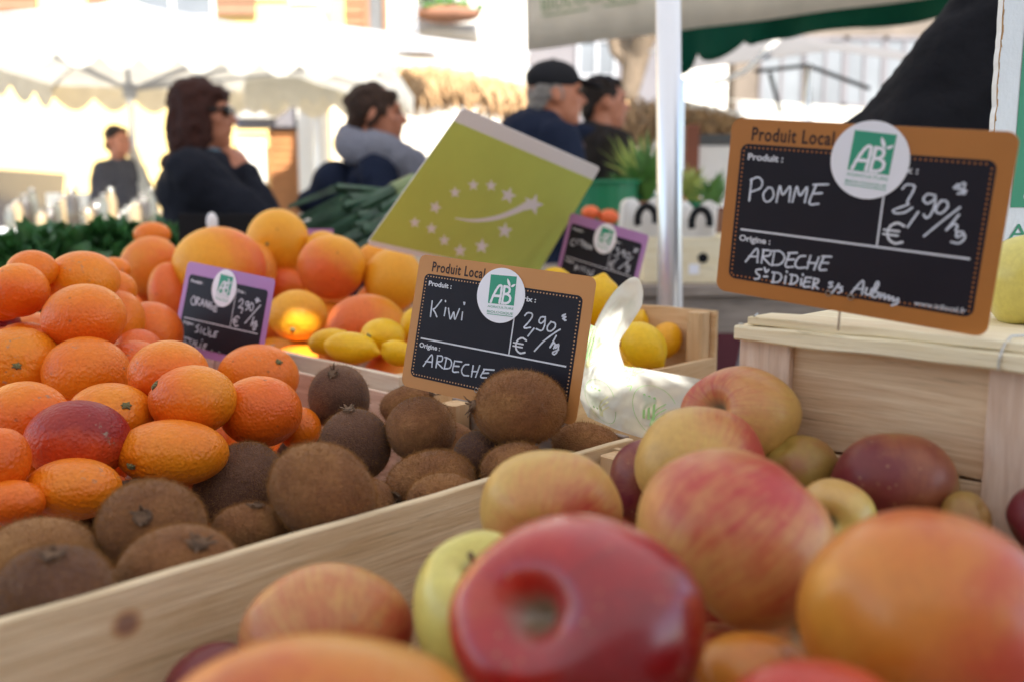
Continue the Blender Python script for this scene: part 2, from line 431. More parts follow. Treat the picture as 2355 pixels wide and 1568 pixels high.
GR = dict(orange='oranges heaped in the left crate', kiwi='kiwis in the crate behind the plank', apple='apples heaped in the front crate', grapefruit='grapefruits in the crate behind the oranges', lemon='lemons in the crates behind the price card')
def make_fruits():
    for i, f in enumerate(FR):
        r = np.random.default_rng(1000+i*17)
        c = P(f['u'], f['v'], f['d']); k = f['d']/F
        rx, rz = f['w']/2*k, f['h']/2*k; ry = (rx+rz)/2
        if f['kind'] == 'kiwi' : ry = min(rx, rz)*1.02
        # stem direction in camera axes (right, up, towards the camera)
        if f['stem'] is not None:
            a = (f['stem'][0]-f['u'])/(f['w']/2); b = -(f['stem'][1]-f['v'])/(f['h']/2)
            for _ in range(12):
                q = a*a+b*b
                if q > .93: a, b = a*math.sqrt(.93/q), b*math.sqrt(.93/q); q = .93
                pp = c+a*rx*RIGHT+b*rz*UP-math.sqrt(1-q)*ry*FWD-CAM; zz = pp@FWD
                a += (f['stem'][0]-(U0+F*(pp@RIGHT)/zz))/(f['w']/2)*.8; b -= (f['stem'][1]-(V0-F*(pp@UP)/zz))/(f['h']/2)*.8
            q = a*a+b*b
            if q > .93: a, b = a*math.sqrt(.93/q), b*math.sqrt(.93/q); q = .93
            ax = np.array([a, b, math.sqrt(1-q)])
        elif f['axis'] is not None: ax = np.array(f['axis'], float)
        else:
            ax = np.array([r.normal(), r.normal()*.6-.3, -abs(r.normal())-.3])
        ax /= np.linalg.norm(ax)
        n0, fs = ico(f['sub'])
        s = shape(f['kind'] if f['kind'] != 'grapefruit' else 'grapefruit', n0, r)
        Rm = frame_to(ax, f['spin'] if f['spin'] is not None else r.uniform(0, 6.28))
        q = s@Rm.T                      # camera axes
        # fit the outline to the measured width and height
        ex, ey = (q[:, 0].max()-q[:, 0].min())/2, (q[:, 1].max()-q[:, 1].min())/2
        ez = (q[:, 2].max()-q[:, 2].min())/2
        sc3 = np.array([rx/ex, rz/ey, 1]); sc3[2] = (rx*rz)**.5/ (ex*ey)**.5
        q0 = np.array([(q[:, 0].max()+q[:, 0].min())/2, (q[:, 1].max()+q[:, 1].min())/2, 0])
        def place(pts): 
            g = (np.asarray(pts)@Rm.T-q0)*sc3
            return g[:, :1]*RIGHT+g[:, 1:2]*UP-g[:, 2:3]*FWD
        V = place(s)
        bd = f['bl'][1]; nn = n0@Rm.T
        if f['blush'] is not None:
            dv = np.array(f['blush'], float); dv /= np.linalg.norm(dv); bl = nn@dv*.55+.5+f['bl'][0]
        else: bl = np.full(len(n0), .35+f['bl'][0])
        bl = bl+lump(n0, 2.0, 55+i, bd*.55)
        g = f['group'] or GR[f['kind']]
        o = mesh_obj(f['name'], V, fs, M[f['mat']], None, True, attrs={'blush': bl, 'fco': n0}); o.location = c
        tag(o, f['label'], {'grapefruit': 'grapefruit'}.get(f['kind'], f['kind']), g)
        f['ob'] = o; f['c'] = c
        R0 = (rx*rz)**.5
        # stem buttons, stalks, crowns
        def sub(name, mb_v, mb_f, mat):
            so_ = mesh_obj(name, place(np.array(mb_v)), mb_f, mat, o, False); so_.location = (0, 0, 0); return so_
        if f['stem'] is not None and f['kind'] in ('orange', 'grapefruit', 'lemon'):
            b = MB(); rr = .002/R0*1.15
            zt = s[n0[:, 2].argmax(), 2]
            b.tube([(0, 0, zt-.05), (0, 0, zt+rr*.5), (0, 0, zt+rr*.9)], [rr*1.5, rr*1.1, rr*.6], 9)
            for q_ in range(6):
                a = q_*1.05+r.uniform(-.2, .2); L = rr*r.uniform(1.4, 2.0)
                b.tube([(0, 0, zt+rr*.35), (math.cos(a)*L*.6, math.sin(a)*L*.6, zt+rr*.4), (math.cos(a)*L, math.sin(a)*L, zt+rr*.15)], [rr*.6, rr*.5, rr*.1], 5)
            sub('stem', np.concatenate(b.v), b.f, M['stemgreen'])
        if f['kind'] == 'apple' and f['stalk']:
            b = MB(); zt = s[n0[:, 2].argmax(), 2]
            b.tube([(0, 0, zt-.02), (.03, 0, zt+.2), (.09, .02, zt+.42)], [.035, .03, .045], 8)
            sub('stalk', np.concatenate(b.v), b.f, M['calyx'])
        if f['kind'] == 'kiwi' and f['crown']:
            b = MB(); zt = s[n0[:, 2].argmax(), 2]
            b.tube([(0, 0, zt-.04), (0, 0, zt+.03), (0, 0, zt+.055), (0, 0, zt+.01)], [.17, .15, .10, .03], 12)
            for q_ in range(7):
                a = q_*.9+r.uniform(-.4, .4); L = r.uniform(.16, .32); wd = r.uniform(.03, .06); up = r.uniform(.02, .20)*(1 if r.random() < .8 else 1.8)
                ca, sa = math.cos(a), math.sin(a); e = np.array([-sa, ca, 0])*wd; p0 = np.array([ca*.10, sa*.10, zt+.02]); p1 = np.array([ca*L*.7, sa*L*.7, zt+up*.7]); p2 = np.array([ca*L, sa*L, zt+up])
                n_ = b.n; b.add([p0-e, p0+e, p1+e*.8, p1-e*.8, p2], [[0, 1, 2, 3], [3, 2, 4]])
            so_ = sub('calyx', np.concatenate(b.v), b.f, M['calyx']); solidify(so_, .0006)
        if f['kind'] == 'kiwi' and f.get('d') < .95 and f['w'] > 80:
            nh = 14000 if f['w'] > 190 else 6500 if f['w'] > 140 else 3500
            nh = int(nh*(1 if f['d'] > .5 else .7))
            idx = r.integers(0, len(fs), nh); tri = np.array(fs)[idx]; bb = r.dirichlet((1, 1, 1), nh)
            pb = (V[tri]*bb[:, :, None]).sum(1); nrm = np.cross(V[tri[:, 1]]-V[tri[:, 0]], V[tri[:, 2]]-V[tri[:, 0]]); nrm /= np.linalg.norm(nrm, axis=1)[:, None]
            L = r.uniform(.0009, .0024, nh)[:, None]; j = r.normal(0, .45, (nh, 3)); dr = nrm+j; sd = np.cross(dr, r.normal(0, 1, (nh, 3))); sd /= np.linalg.norm(sd, axis=1)[:, None]
            vs = np.stack([pb-sd*.00011, pb+sd*.00011, pb+dr*L], 1).reshape(-1, 3)
            hz = mesh_obj('fuzz', vs, np.arange(nh*3).reshape(-1, 3), M['fuzz'], o); hz['kind'] = 'stuff'; hz.location = (0, 0, 0)

Z_O, Z_K, Z_A = -.15, -.16, -.14
# ---- oranges (u, v, width, height in a 2355 px wide picture)
o_ = lambda *a, **k: fruit('orange', *a, **k)
o_(199, 857, 193, 166, "large clean orange left of centre, right of the one with a star stem", z=-.145, bl=(-.05, .25))
o_(42, 838, 196, 172, "orange at the left edge with a star-shaped stem button facing us", z=-.140, stem=(39, 842), bl=(-.3, .3))
o_(58, 964, 192, 176, "plain orange at the left edge right below the star-stemmed one", z=-.15, bl=(0, .3), blush=(.3, -1, .4))
fruit('orange', 181, 1012, 232, 186, "blood orange flushed dark red over its top, with scarred skin", z=-.150, mat='orange_red', blush=(.55, .45, .55), bl=(-.12, .7))
o_(256, 952, 190, 145, "orange with a black stem button, between the blood orange and two clean ones", z=-.155, stem=(292, 931), bl=(-.25, .3))
o_(388, 860, 182, 156, "orange with a long thin scratch on top, below the purple price card", z=-.13, bl=(-.05, .3), blush=(.2, -1, .5))
o_(594, 866, 184, 150, "orange with a greenish split stem scar, against the lemon crate", d=.91, stem=(643, 830), bl=(.05, .3))
o_(444, 920, 198, 162, "orange blushed pink on its lower left, centre of the heap", z=-.14, blush=(-.8, -.5, .4), bl=(-.1, .4), stem=(352, 885))
o_(599, 946, 190, 164, "bright orange with two pale scratches and a dot, touching the kiwis", z=-.15, bl=(.02, .35), blush=(.6, -.7, .5))
o_(397, 1041, 256, 154, "widest oval orange with a small green stem on its left end", z=-.155, stem=(293, 1075), bl=(-.2, .25))
o_(169, 1124, 218, 142, "orange with grey scuff marks on top, just behind the kiwis", z=-.16, bl=(-.15, .35))
o_(0, 1060, 130, 152, "dark orange cut by the left edge, left of the blood orange", z=-.155, bl=(.3, .3))
o_(30, 1156, 140, 106, "orange low at the left edge, half under the scuffed one", z=-.165, bl=(.25, .3))
o_(68, 784, 182, 134, "orange seen behind the star-stemmed one with a side stem", d=.98, stem=(116, 752), bl=(-.1, .3))
o_(194, 732, 186, 158, "big smooth orange in front of the purple card, second row from the back", z=-.103, bl=(-.02, .3), blush=(0, -1, .3))
o_(272, 735, 115, 135, "orange half hidden behind the big smooth one, its right side showing", z=-.118, bl=(0, .3))
o_(318, 812, 110, 110, "reddish orange low in the gap left of the purple price card", z=-.150, mat='orange_red', bl=(-.15, .3))
o_(2, 690, 126, 98, "orange cut by the left edge in the third row from the back", z=-.095, bl=(.05, .3))
o_(43, 668, 130, 124, "orange at the left, in front of the small far one, with darker underside", z=-.08, bl=(0, .3), blush=(.3, -1, .2))
o_(74, 622, 112, 92, "leftmost orange of the far row, before the green leaves", z=-.065, bl=(0, .2))
o_(190, 646, 166, 136, "wide pale orange of the far row, left of the pinkish grapefruit", z=-.078, bl=(-.15, .3))
o_(252, 666, 122, 92, "orange with a yellow patch, tucked right of the wide far orange", z=-.092, bl=(-.1, .5))
fruit('orange', 5, 745, 80, 70, "dark red blood orange peeping out at the left edge", z=-.125, mat='orange_red', bl=(.5, .2))
o_(690, 985, 96, 100, "orange mostly hidden behind the bright orange and the crowned kiwi", z=-.165, bl=(.1, .2))
o_(262, 622, 74, 60, "small strip of orange between the wide far one and the grapefruit", z=-.085, bl=(0, .2))
# ---- grapefruits
g_ = lambda *a, **k: fruit('grapefruit', *a, **k)
g_(505, 616, 206, 188, "biggest yellow grapefruit, straight behind the purple orange card", d=1.26, bl=(-.3, .3), blush=(1, .2, 0))
g_(585, 625, 100, 130, "pinker grapefruit hugging the right side of the biggest one", d=1.33, bl=(.15, .3))
g_(386, 671, 84, 134, "grapefruit with a pink cheek left of the purple card's top", d=1.24, bl=(.0, .4), blush=(.6, -.2, .8))
g_(347, 612, 136, 136, "salmon coloured grapefruit left of the biggest one", d=1.32, bl=(.22, .2))
g_(350, 541, 84, 60, "small orange grapefruit at the very back left of the crate", d=1.62, mat='orange', bl=(0, .2))
g_(639, 557, 143, 152, "topmost yellow grapefruit with one brown navel spot", d=1.42, bl=(-.35, .2), stem=(612, 562))
g_(763, 615, 156, 148, "round peach grapefruit right below the topmost one", d=1.36, bl=(.0, .3), blush=(-.4, -.6, .3))
g_(742, 565, 80, 66, "yellow grapefruit peeking above the round peach one", d=1.52, bl=(-.3, .2))
g_(870, 600, 100, 84, "pale orange grapefruit at the back, under the green sign's corner", d=1.52, bl=(0, .2))
g_(905, 643, 136, 144, "yellow grapefruit with brown specks beside the kiwi price card", d=1.38, bl=(-.35, .2))
g_(685, 725, 136, 116, "grapefruit lit by a bright spot of sun beside the purple card", d=1.25, bl=(-.3, .2), stem=(672, 760))
g_(843, 752, 184, 150, "wide pink-orange grapefruit lying behind the lemons", d=1.2, bl=(.25, .3), blush=(-.6, -.2, .3))
g_(322, 700, 110, 110, "added grapefruit filling the gap left of the purple card", d=1.38, bl=(.3, .2))  # fruit added to close a gap onto bright background
g_(655, 655, 100, 80, "shaded pink grapefruit in the gap below the topmost one", d=1.42, bl=(.35, .2))
# ---- lemons
l_ = lambda *a, **k: fruit('lemon', *a, **k)
l_(756, 786, 96, 62, "lemon touching the sunlit grapefruit, its green tip up", d=1.11, axis=(.7, .6, .3), bl=(0, .2))
l_(810, 800, 134, 74, "long lemon lying along the crate's top slat", d=1.03, axis=(1, -.25, .2), bl=(0, .2))
l_(880, 774, 100, 84, "lemon showing a grey stem button, above the long one", d=1.07, stem=(856, 774), bl=(0, .2))
l_(915, 812, 76, 62, "lemon wedged between the slat and the kiwi card", d=1.0, axis=(-.6, .5, .5), bl=(0, .2))
l_(950, 748, 62, 80, "lemon half hidden by the kiwi card's left edge", d=1.12, bl=(0, .2))
l_(1372, 690, 112, 122, "big lemon rising behind the bag handle, right of the kiwi card", d=1.05, axis=(.2, .9, .2), bl=(0, .2))
l_(1481, 796, 106, 112, "nearer of two lemons in the open crate end, its tip down right", d=1.0, axis=(.7, -.9, .1), bl=(-.1, .2))
l_(1531, 783, 78, 84, "further darker lemon against the crate's end wall", d=1.06, axis=(.5, .5, -.4), bl=(.4, .2))
l_(1455, 745, 74, 66, "small part of a lemon behind the bag's handle", d=1.1, axis=(.5, .8, 0), bl=(0, .2))
l_(1276, 636, 68, 42, "lemon tip showing just above the kiwi card's top edge", d=1.18, axis=(1, .2, 0), bl=(0, .2))
# ---- kiwis
k_ = lambda *a, **k: fruit('kiwi', *a, **k)
k_(780, 915, 138, 154, "upright kiwi with a dry crown on its top, against the lemon crate", d=.80, stem=(768, 866), crown=True, mat='kiwi_dark', bl=(.1, .3))
k_(818, 1022, 160, 168, "large kiwi in front of the upright one, dark crown on top", d=.70, stem=(806, 945), crown=True, mat='kiwi_dark', bl=(.2, .3))
k_(935, 930, 122, 90, "kiwi behind, leaning on the kiwi price card's left corner", d=.775, axis=(.9, .5, .1), crown=True, bl=(-.1, .3))
k_(968, 986, 160, 152, "round kiwi with its blossom end towards us, below the price card", d=.70, stem=(958, 985), bl=(0, .3))
k_(1196, 937, 216, 172, "big fuzzy kiwi sitting on top, covering the price card's lower right", d=.635, axis=(-1, .05, .22), crown=True, bl=(-.1, .35), sub=6)
k_(1350, 1026, 160, 110, "kiwi half sunk at the crate's back right corner", d=.615, axis=(-1, .3, 0), bl=(-.1, .3))
k_(1180, 1074, 150, 116, "kiwi with a loose white fibre, behind the plank's right part", d=.60, axis=(.9, .3, 0), bl=(0, .3))
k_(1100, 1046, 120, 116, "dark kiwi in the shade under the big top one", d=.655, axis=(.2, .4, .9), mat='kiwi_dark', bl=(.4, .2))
k_(992, 1106, 200, 140, "kiwi with its crown low on the left, near the plank", d=.60, stem=(925, 1132), crown=True, bl=(0, .3))
k_(1022, 1148, 168, 122, "kiwi tucked against the plank with a grey end on its left", d=.555, stem=(952, 1150), bl=(-.1, .3))
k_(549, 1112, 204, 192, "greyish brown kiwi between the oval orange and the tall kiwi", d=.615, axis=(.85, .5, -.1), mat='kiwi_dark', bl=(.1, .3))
k_(742, 1132, 246, 228, "tall smooth kiwi, biggest of the crate, in the middle of the plank", d=.51, axis=(-.55, .8, -.2), bl=(0, .35), sub=6)
k_(572, 1218, 176, 124, "kiwi behind the plank with a small dry stalk on top", d=.53, stem=(586, 1164), crown=True, bl=(-.1, .3))
k_(700, 1052, 130, 112, "kiwi deep in the gap between orange, tall kiwi and crowned kiwi", d=.70, mat='kiwi_dark', axis=(1, .2, .1), bl=(.2, .2))
k_(352, 1212, 242, 222, "kiwi with a dark dented crown facing us, left of the plank's middle", d=.515, stem=(335, 1192), crown=True, bl=(-.05, .3))
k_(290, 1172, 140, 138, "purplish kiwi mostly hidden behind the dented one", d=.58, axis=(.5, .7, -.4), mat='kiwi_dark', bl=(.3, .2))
k_(410, 1320, 292, 236, "wide kiwi right behind the plank, crown on its right side", d=.45, stem=(452, 1258), crown=True, bl=(0, .3), sub=6)
k_(115, 1217, 204, 142, "brown kiwi at the far left row, touching the scuffed orange", d=.565, axis=(.9, .2, -.1), bl=(0, .3))
k_(92, 1300, 284, 218, "olive brown kiwi at the left edge, above the nearest one", d=.49, axis=(.95, .1, .2), bl=(-.25, .3))
k_(124, 1366, 268, 234, "nearest kiwi, lower left, with an upright crown tuft", d=.42, stem=(118, 1282), crown=True, mat='kiwi_dark', bl=(0, .3), sub=6)
k_(846, 1168, 130, 126, "bit of a kiwi showing right of the tall smooth one", d=.595, axis=(.3, .6, -.5), bl=(0, .3))
# ---- apples
a_ = lambda *a, **k: fruit('apple', *a, **k)
a_(1322, 1424, 582, 474, "glossy deep red apple at front centre, stem cavity turned to us", d=.31, stem=(1160, 1394), mat='apple_red', blush=(.4, -.3, .5), bl=(-.05, .3), sub=6, stalk=False, hard=True, spin=.6)
a_(1690, 1238, 446, 412, "large peach and pink apple with a red smear, right of the deep red one", d=.395, axis=(-.75, -.75, .1), blush=(.1, .35, .8), bl=(-.5, .75), sub=6, hard=True)
a_(2128, 1436, 556, 534, "large orange apple turning red, nearest at the right", d=.305, axis=(.2, .7, -.7), mat='apple_orange', blush=(.9, .5, .2), bl=(-.02, .45), sub=6, hard=True)
a_(1268, 1172, 330, 276, "golden apple with a purple bruise leaning on the plank", d=.45, axis=(.2, .3, -.9), blush=(.5, -.7, .5), bl=(-.3, .6))
a_(1110, 1392, 320, 330, "yellow-green apple squeezed between the plank and the deep red one", d=.385, stem=(1098, 1262), mat='apple_green', bl=(-.2, .2), stalk=True)
a_(750, 1462, 392, 330, "golden apple with a pink lower half beside the plank", d=.40, axis=(-.2, .2, -.9), blush=(.3, -.8, .2), bl=(.2, .4))
a_(730, 1650, 710, 370, "orange apple cut off by the bottom edge, nearest to us", d=.25, axis=(0, .4, -.9), mat='apple_orange', blush=(-.3, -.2, .3), bl=(-.1, .4), sub=6, hard=True)
a_(1612, 1072, 300, 276, "golden orange apple behind the peach and pink one", d=.51, axis=(.2, .2, -1), blush=(.6, .1, -.2), bl=(-.28, .6))
a_(1478, 1108, 150, 196, "dark red apple in the gap right of the bruised golden one", d=.535, mat='apple_dark', bl=(.3, .3))
a_(1700, 956, 266, 230, "apple with a grey russet cavity, highest at the back of the heap", d=.60, stem=(1612, 930), blush=(-.6, .5, .2), bl=(-.42, .3), stalk=False)
a_(1838, 1076, 168, 150, "small olive apple in the shade against the white crate", d=.575, mat='apple_dark', bl=(-.35, .2))
a_(1915, 1192, 184, 186, "pale green apple with a brown dot, behind the peach one", d=.455, mat='apple_green', bl=(.0, .2), blush=(-.5, .8, 0), stem=(1898, 1200))
a_(2060, 1118, 282, 246, "dark wine red apple with a yellow patch, before the white crate", d=.515, axis=(.1, .5, -.8), mat='apple_dark', blush=(-.8, -.1, .4), bl=(-.12, .9))
a_(1740, 1560, 280, 200, "orange apple low between the deep red and the orange one", d=.34, mat='apple_orange', bl=(-.2, .2))
a_(1880, 1660, 420, 260, "pinkish apple cut off by the bottom edge, right of centre", d=.255, blush=(0, .5, .5), bl=(.1, .3), mat='apple_orange')
a_(2420, 1215, 190, 200, "dark red apple only just in view at the right edge", d=.47, mat='apple_dark', bl=(.5, .2))
a_(2225, 1196, 110, 130, "olive apple peeking between the wine red one and the crate post", d=.535, mat='apple_dark', bl=(-.35, .2))  # darker skin stands in for the shade of this gap
a_(505, 1590, 250, 210, "dark plum coloured apple in shadow at the lower left", d=.40, mat='apple_dark', bl=(.6, .2))
fruit('apple', 2372, 652, 200, 220, "yellow-green apple on the white crate's top, behind the card", d=.60, mat='apple_green', axis=(.1, .9, -.2), bl=(-.6, .15), group='apples standing on the white crate')
# ------------------------------------------------------------------ price cards
def hom(src, dst):
    A = []; b = []
    for (x, y), (u, v) in zip(src, dst):
        A.append([x, y, 1, 0, 0, 0, -u*x, -u*y]); b.append(u); A.append([0, 0, 0, x, y, 1, -v*x, -v*y]); b.append(v)
    return np.append(np.linalg.solve(np.array(A, float), np.array(b, float)), 1).reshape(3, 3)
def rodr(r):
    th = np.linalg.norm(r); k = r/th; K = np.array([[0, -k[2], k[1]], [k[2], 0, -k[0]], [-k[1], k[0], 0]])
    return np.eye(3)+math.sin(th)*K+(1-math.cos(th))*K@K
def fit_rect(c, w, h):
    """pose of a w x h rectangle whose corners are seen at c (pixels)"""
    c = np.array(c, float); X = np.array([[0, 0, 0], [w, 0, 0], [w, h, 0], [0, h, 0]], float); best = None
    def res(p):
        Y = X@rodr(p[:3]).T+p[3:]; return (np.stack([U0+F*Y[:, 0]/Y[:, 2], V0+F*Y[:, 1]/Y[:, 2]], 1)-c).ravel()
    for yaw in (-.9, -.5, .5, .9):
        for rx in (-.3, .3):
            d = F*h/np.linalg.norm(c[3]-c[0]); p = np.array([rx, yaw, .15, (c[0, 0]-U0)/F*d, (c[0, 1]-V0)/F*d, d]); lam = 1e-2; r = res(p)
            for it in range(120):
                J = np.stack([(res(p+e)-r)/1e-6 for e in np.eye(6)*1e-6], 1); A = J.T@J
                q = p-np.linalg.solve(A+lam*np.diag(np.diag(A)+1e-9), J.T@r); r2 = res(q)
                if r2@r2 < r@r: p, r, lam = q, r2, lam*.5
                else: lam *= 3
            if best is None or r@r < best[0]: best = (r@r, p)
    p = best[1]; Rm = rodr(p[:3]); tw = lambda v: v[0]*RIGHT-v[1]*UP+v[2]*FWD
    n = tw(Rm[:, 2]); o = CAM+tw(p[3:])
    if np.dot(n, CAM-o) < 0: n = -n
    return o, n
class Card:
    """flat card: M(x, y, k) maps millimetres on the card (y down) to the world, k mm proud of it"""
    def __init__(s, corners, w, h):
        s.w, s.h = w, h; s.H = hom([(0, 0), (w, 0), (w, h), (0, h)], corners); s.Hi = np.linalg.inv(s.H); s.o, s.n = fit_rect(corners, w/1000, h/1000)
    def M(s, x, y, k=0):
        q = s.H@np.array([x, y, 1.]); r = ray(q[0]/q[2], q[1]/q[2])
        return CAM+r*(np.dot(s.o-CAM, s.n)/np.dot(r, s.n))+s.n*k/1000
    def mm(s, u, v):
        q = s.Hi@np.array([u, v, 1.]); return q[:2]/q[2]
def rrect(x0, y0, x1, y1, r, n=7):
    p = []
    for cx, cy, a0 in ((x1-r, y0+r, -90), (x1-r, y1-r, 0), (x0+r, y1-r, 90), (x0+r, y0+r, 180)):
        for i in range(n+1): a = math.radians(a0+90*i/n); p.append((cx+r*math.cos(a), cy+r*math.sin(a)))
    return p
def catmull(p, n=6):
    p = [np.asarray(k, float) for k in p]
    if len(p) < 3: return p
    q = [2*p[0]-p[1]]+p+[2*p[-1]-p[-2]]; out = []
    for i in range(1, len(q)-2):
        for j in range(n):
            t = j/n; out.append(.5*((2*q[i])+(q[i+1]-q[i-1])*t+(2*q[i-1]-5*q[i]+4*q[i+1]-q[i+2])*t*t+(3*q[i]-q[i-1]-3*q[i+1]+q[i+2])*t**3))
    out.append(p[-1]); return out
def ribbon(mb, M_, pts, wd, k, smooth=True, seed=0, layer=0):
    """flat pen stroke with round ends in card millimetres"""
    p = catmull(pts) if smooth else [np.asarray(q, float) for q in pts]
    r = np.random.default_rng(seed); vs = []; L = []; 
    for i in range(len(p)):
        t = p[min(i+1, len(p)-1)]-p[max(i-1, 0)]; t = t/(np.linalg.norm(t)+1e-9); nrm = np.array([-t[1], t[0]])
        ww = wd*(1+.12*math.sin(i*1.7+seed)); L.append((p[i]+nrm*ww/2, p[i]-nrm*ww/2))
    n0 = 0; kk = k+layer
    for a, b in L: vs += [M_(a[0], a[1], kk), M_(b[0], b[1], kk)]
    fs = [[2*i, 2*i+1, 2*i+3, 2*i+2] for i in range(len(p)-1)]
    base = len(vs)
    for e, c in ((0, p[0]), (1, p[-1])):
        ring = [M_(c[0]+wd*.56*math.cos(a), c[1]+wd*.56*math.sin(a), kk+.012*(1+e)) for a in np.linspace(0, 2*math.pi, 11)[:-1]]
        vs += ring; fs.append(list(range(base, base+10))); base += 10
    mb.add(vs, fs)
def flat(mb, M_, pts, k): mb.add([M_(x, y, k) for x, y in pts], [list(range(len(pts)))])
def text_into(mb, M_, body, x, y, height, width=None, k=.3, rot=0, bold=0, spacing=1.0):
    """printed lettering: x, y = left end of the baseline in mm, height = cap height"""
    cu = bpy.data.curves.new("t", 'FONT'); cu.body = body; cu.size = 1; cu.resolution_u = 4; cu.offset = bold; cu.space_character = spacing
    ob = bpy.data.objects.new("t", cu); C.objects.link(ob); dg = bpy.context.evaluated_depsgraph_get()
    me = bpy.data.meshes.new_from_object(ob.evaluated_get(dg)); V = np.array([v.co[:] for v in me.vertices]); Fs = [list(f.vertices) for f in me.polygons]
    bpy.data.objects.remove(ob); bpy.data.meshes.remove(me)
    x0, x1 = V[:, 0].min(), V[:, 0].max(); capH = .729
    sy = height/capH; sx = (width/(x1-x0)) if width else sy
    c, s = math.cos(rot), math.sin(rot); pts = []
    for vx, vy, _ in V:
        a, b = (vx-x0)*sx, -vy*sy; pts.append(M_(x+a*c-b*s, y+a*s+b*c, k))
    mb.add(pts, Fs)
def prism_card(mb, M_, outline, t):
    n = len(outline); vs = [M_(x, y, 0) for x, y in outline]+[M_(x, y, -t) for x, y in outline]
    mb.add(vs, [list(range(n))[::-1], [n+i for i in range(n)]]+[[i, (i+1) % n, n+(i+1) % n, n+i] for i in range(n)])
PR = dict(rough=.45, vary=.03, scale=30)
M['card_ochre'] = simple("printed ochre card", lin((196, 136, 76)), bump=.2, bscale=900, bdist=.0005, **PR)
M['card_ochre2'] = simple("printed ochre card orange", lin((178, 114, 52)), bump=.2, bscale=900, bdist=.0005, **PR)
M['card_lilac'] = simple("printed lilac card", lin((176, 126, 184)), **PR)
M['slate'] = simple("printed slate panel", lin((30, 28, 38)), rough=.5, spec=.25, vary=.08, scale=40, bump=.1, bscale=800, bdist=.0004)
M['ink_white'] = simple("white print", lin((214, 216, 224)), .6, .02)
M['chalk'] = simple("chalk pen", lin((205, 210, 222)), .7, .16, 160)
M['ink_brown'] = simple("dark brown print", lin((50, 28, 24)), .6, .02)
M['ink_tan'] = simple("tan print", lin((196, 150, 110)), .6, .02)
M['sticker'] = simple("white paper sticker", lin((240, 240, 248)), .5, .01)
M['ab_green'] = simple("green print", lin((52, 156, 124)), .5, .03)
M['ab_green2'] = simple("green board print", lin((40, 140, 105)), .5, .04)
def logo(parent, M_, cx, cy, S, rot, k, ink, paper, tname='logo'):
    """white AB with a leaf on a green square (side S mm) and two lines of text below"""
    c, s = math.cos(rot), math.sin(rot)
    m2 = lambda a, b, kk: M_(cx+((a-.5)*c-(b-.5)*s)*S, cy+((a-.5)*s+(b-.5)*c)*S, kk)
    sq = MB(); flat(sq, m2, [(0, 0), (1, 0), (1, 1), (0, 1)], k); o = sq.build('green_square', ink, parent)
    wt_ = MB(); kk = k+.12; W_ = .085
    for i, (st, sm) in enumerate([([(.11, .95), (.2, .68), (.33, .42), (.41, .355), (.47, .40), (.465, .70), (.445, .95)], True), ([(.2, .73), (.45, .72)], False),
                ([(.575, .37), (.57, .65), (.545, .95)], False), ([(.575, .38), (.68, .375), (.775, .43), (.775, .55), (.69, .62), (.59, .635)], True),
                ([(.59, .635), (.72, .64), (.83, .72), (.82, .87), (.70, .945), (.55, .945)], True)]):
        ribbon(wt_, m2, st, W_, kk, sm, i, layer=.01*i)
    for pl in ([(.79, .37), (.73, .33), (.68, .26), (.655, .17), (.66, .085), (.72, .14), (.775, .22), (.80, .30)], [(.81, .375), (.84, .31), (.90, .275), (.99, .255), (.96, .32), (.90, .37)]):
        flat(wt_, m2, pl, kk+.08)
    wt_.build('letters', paper, o)
    tx = MB(); text_into(tx, m2, "AGRICULTURE", .0, 1.145, .075, 1.0, k+.05); text_into(tx, m2, "BIOLOGIQUE", .0, 1.325, .085, 1.0, k+.05)
    flat(tx, m2, [(0, 1.365), (1, 1.365), (1, 1.385), (0, 1.385)], k+.05)
    tx.build('small_text', ink, parent)
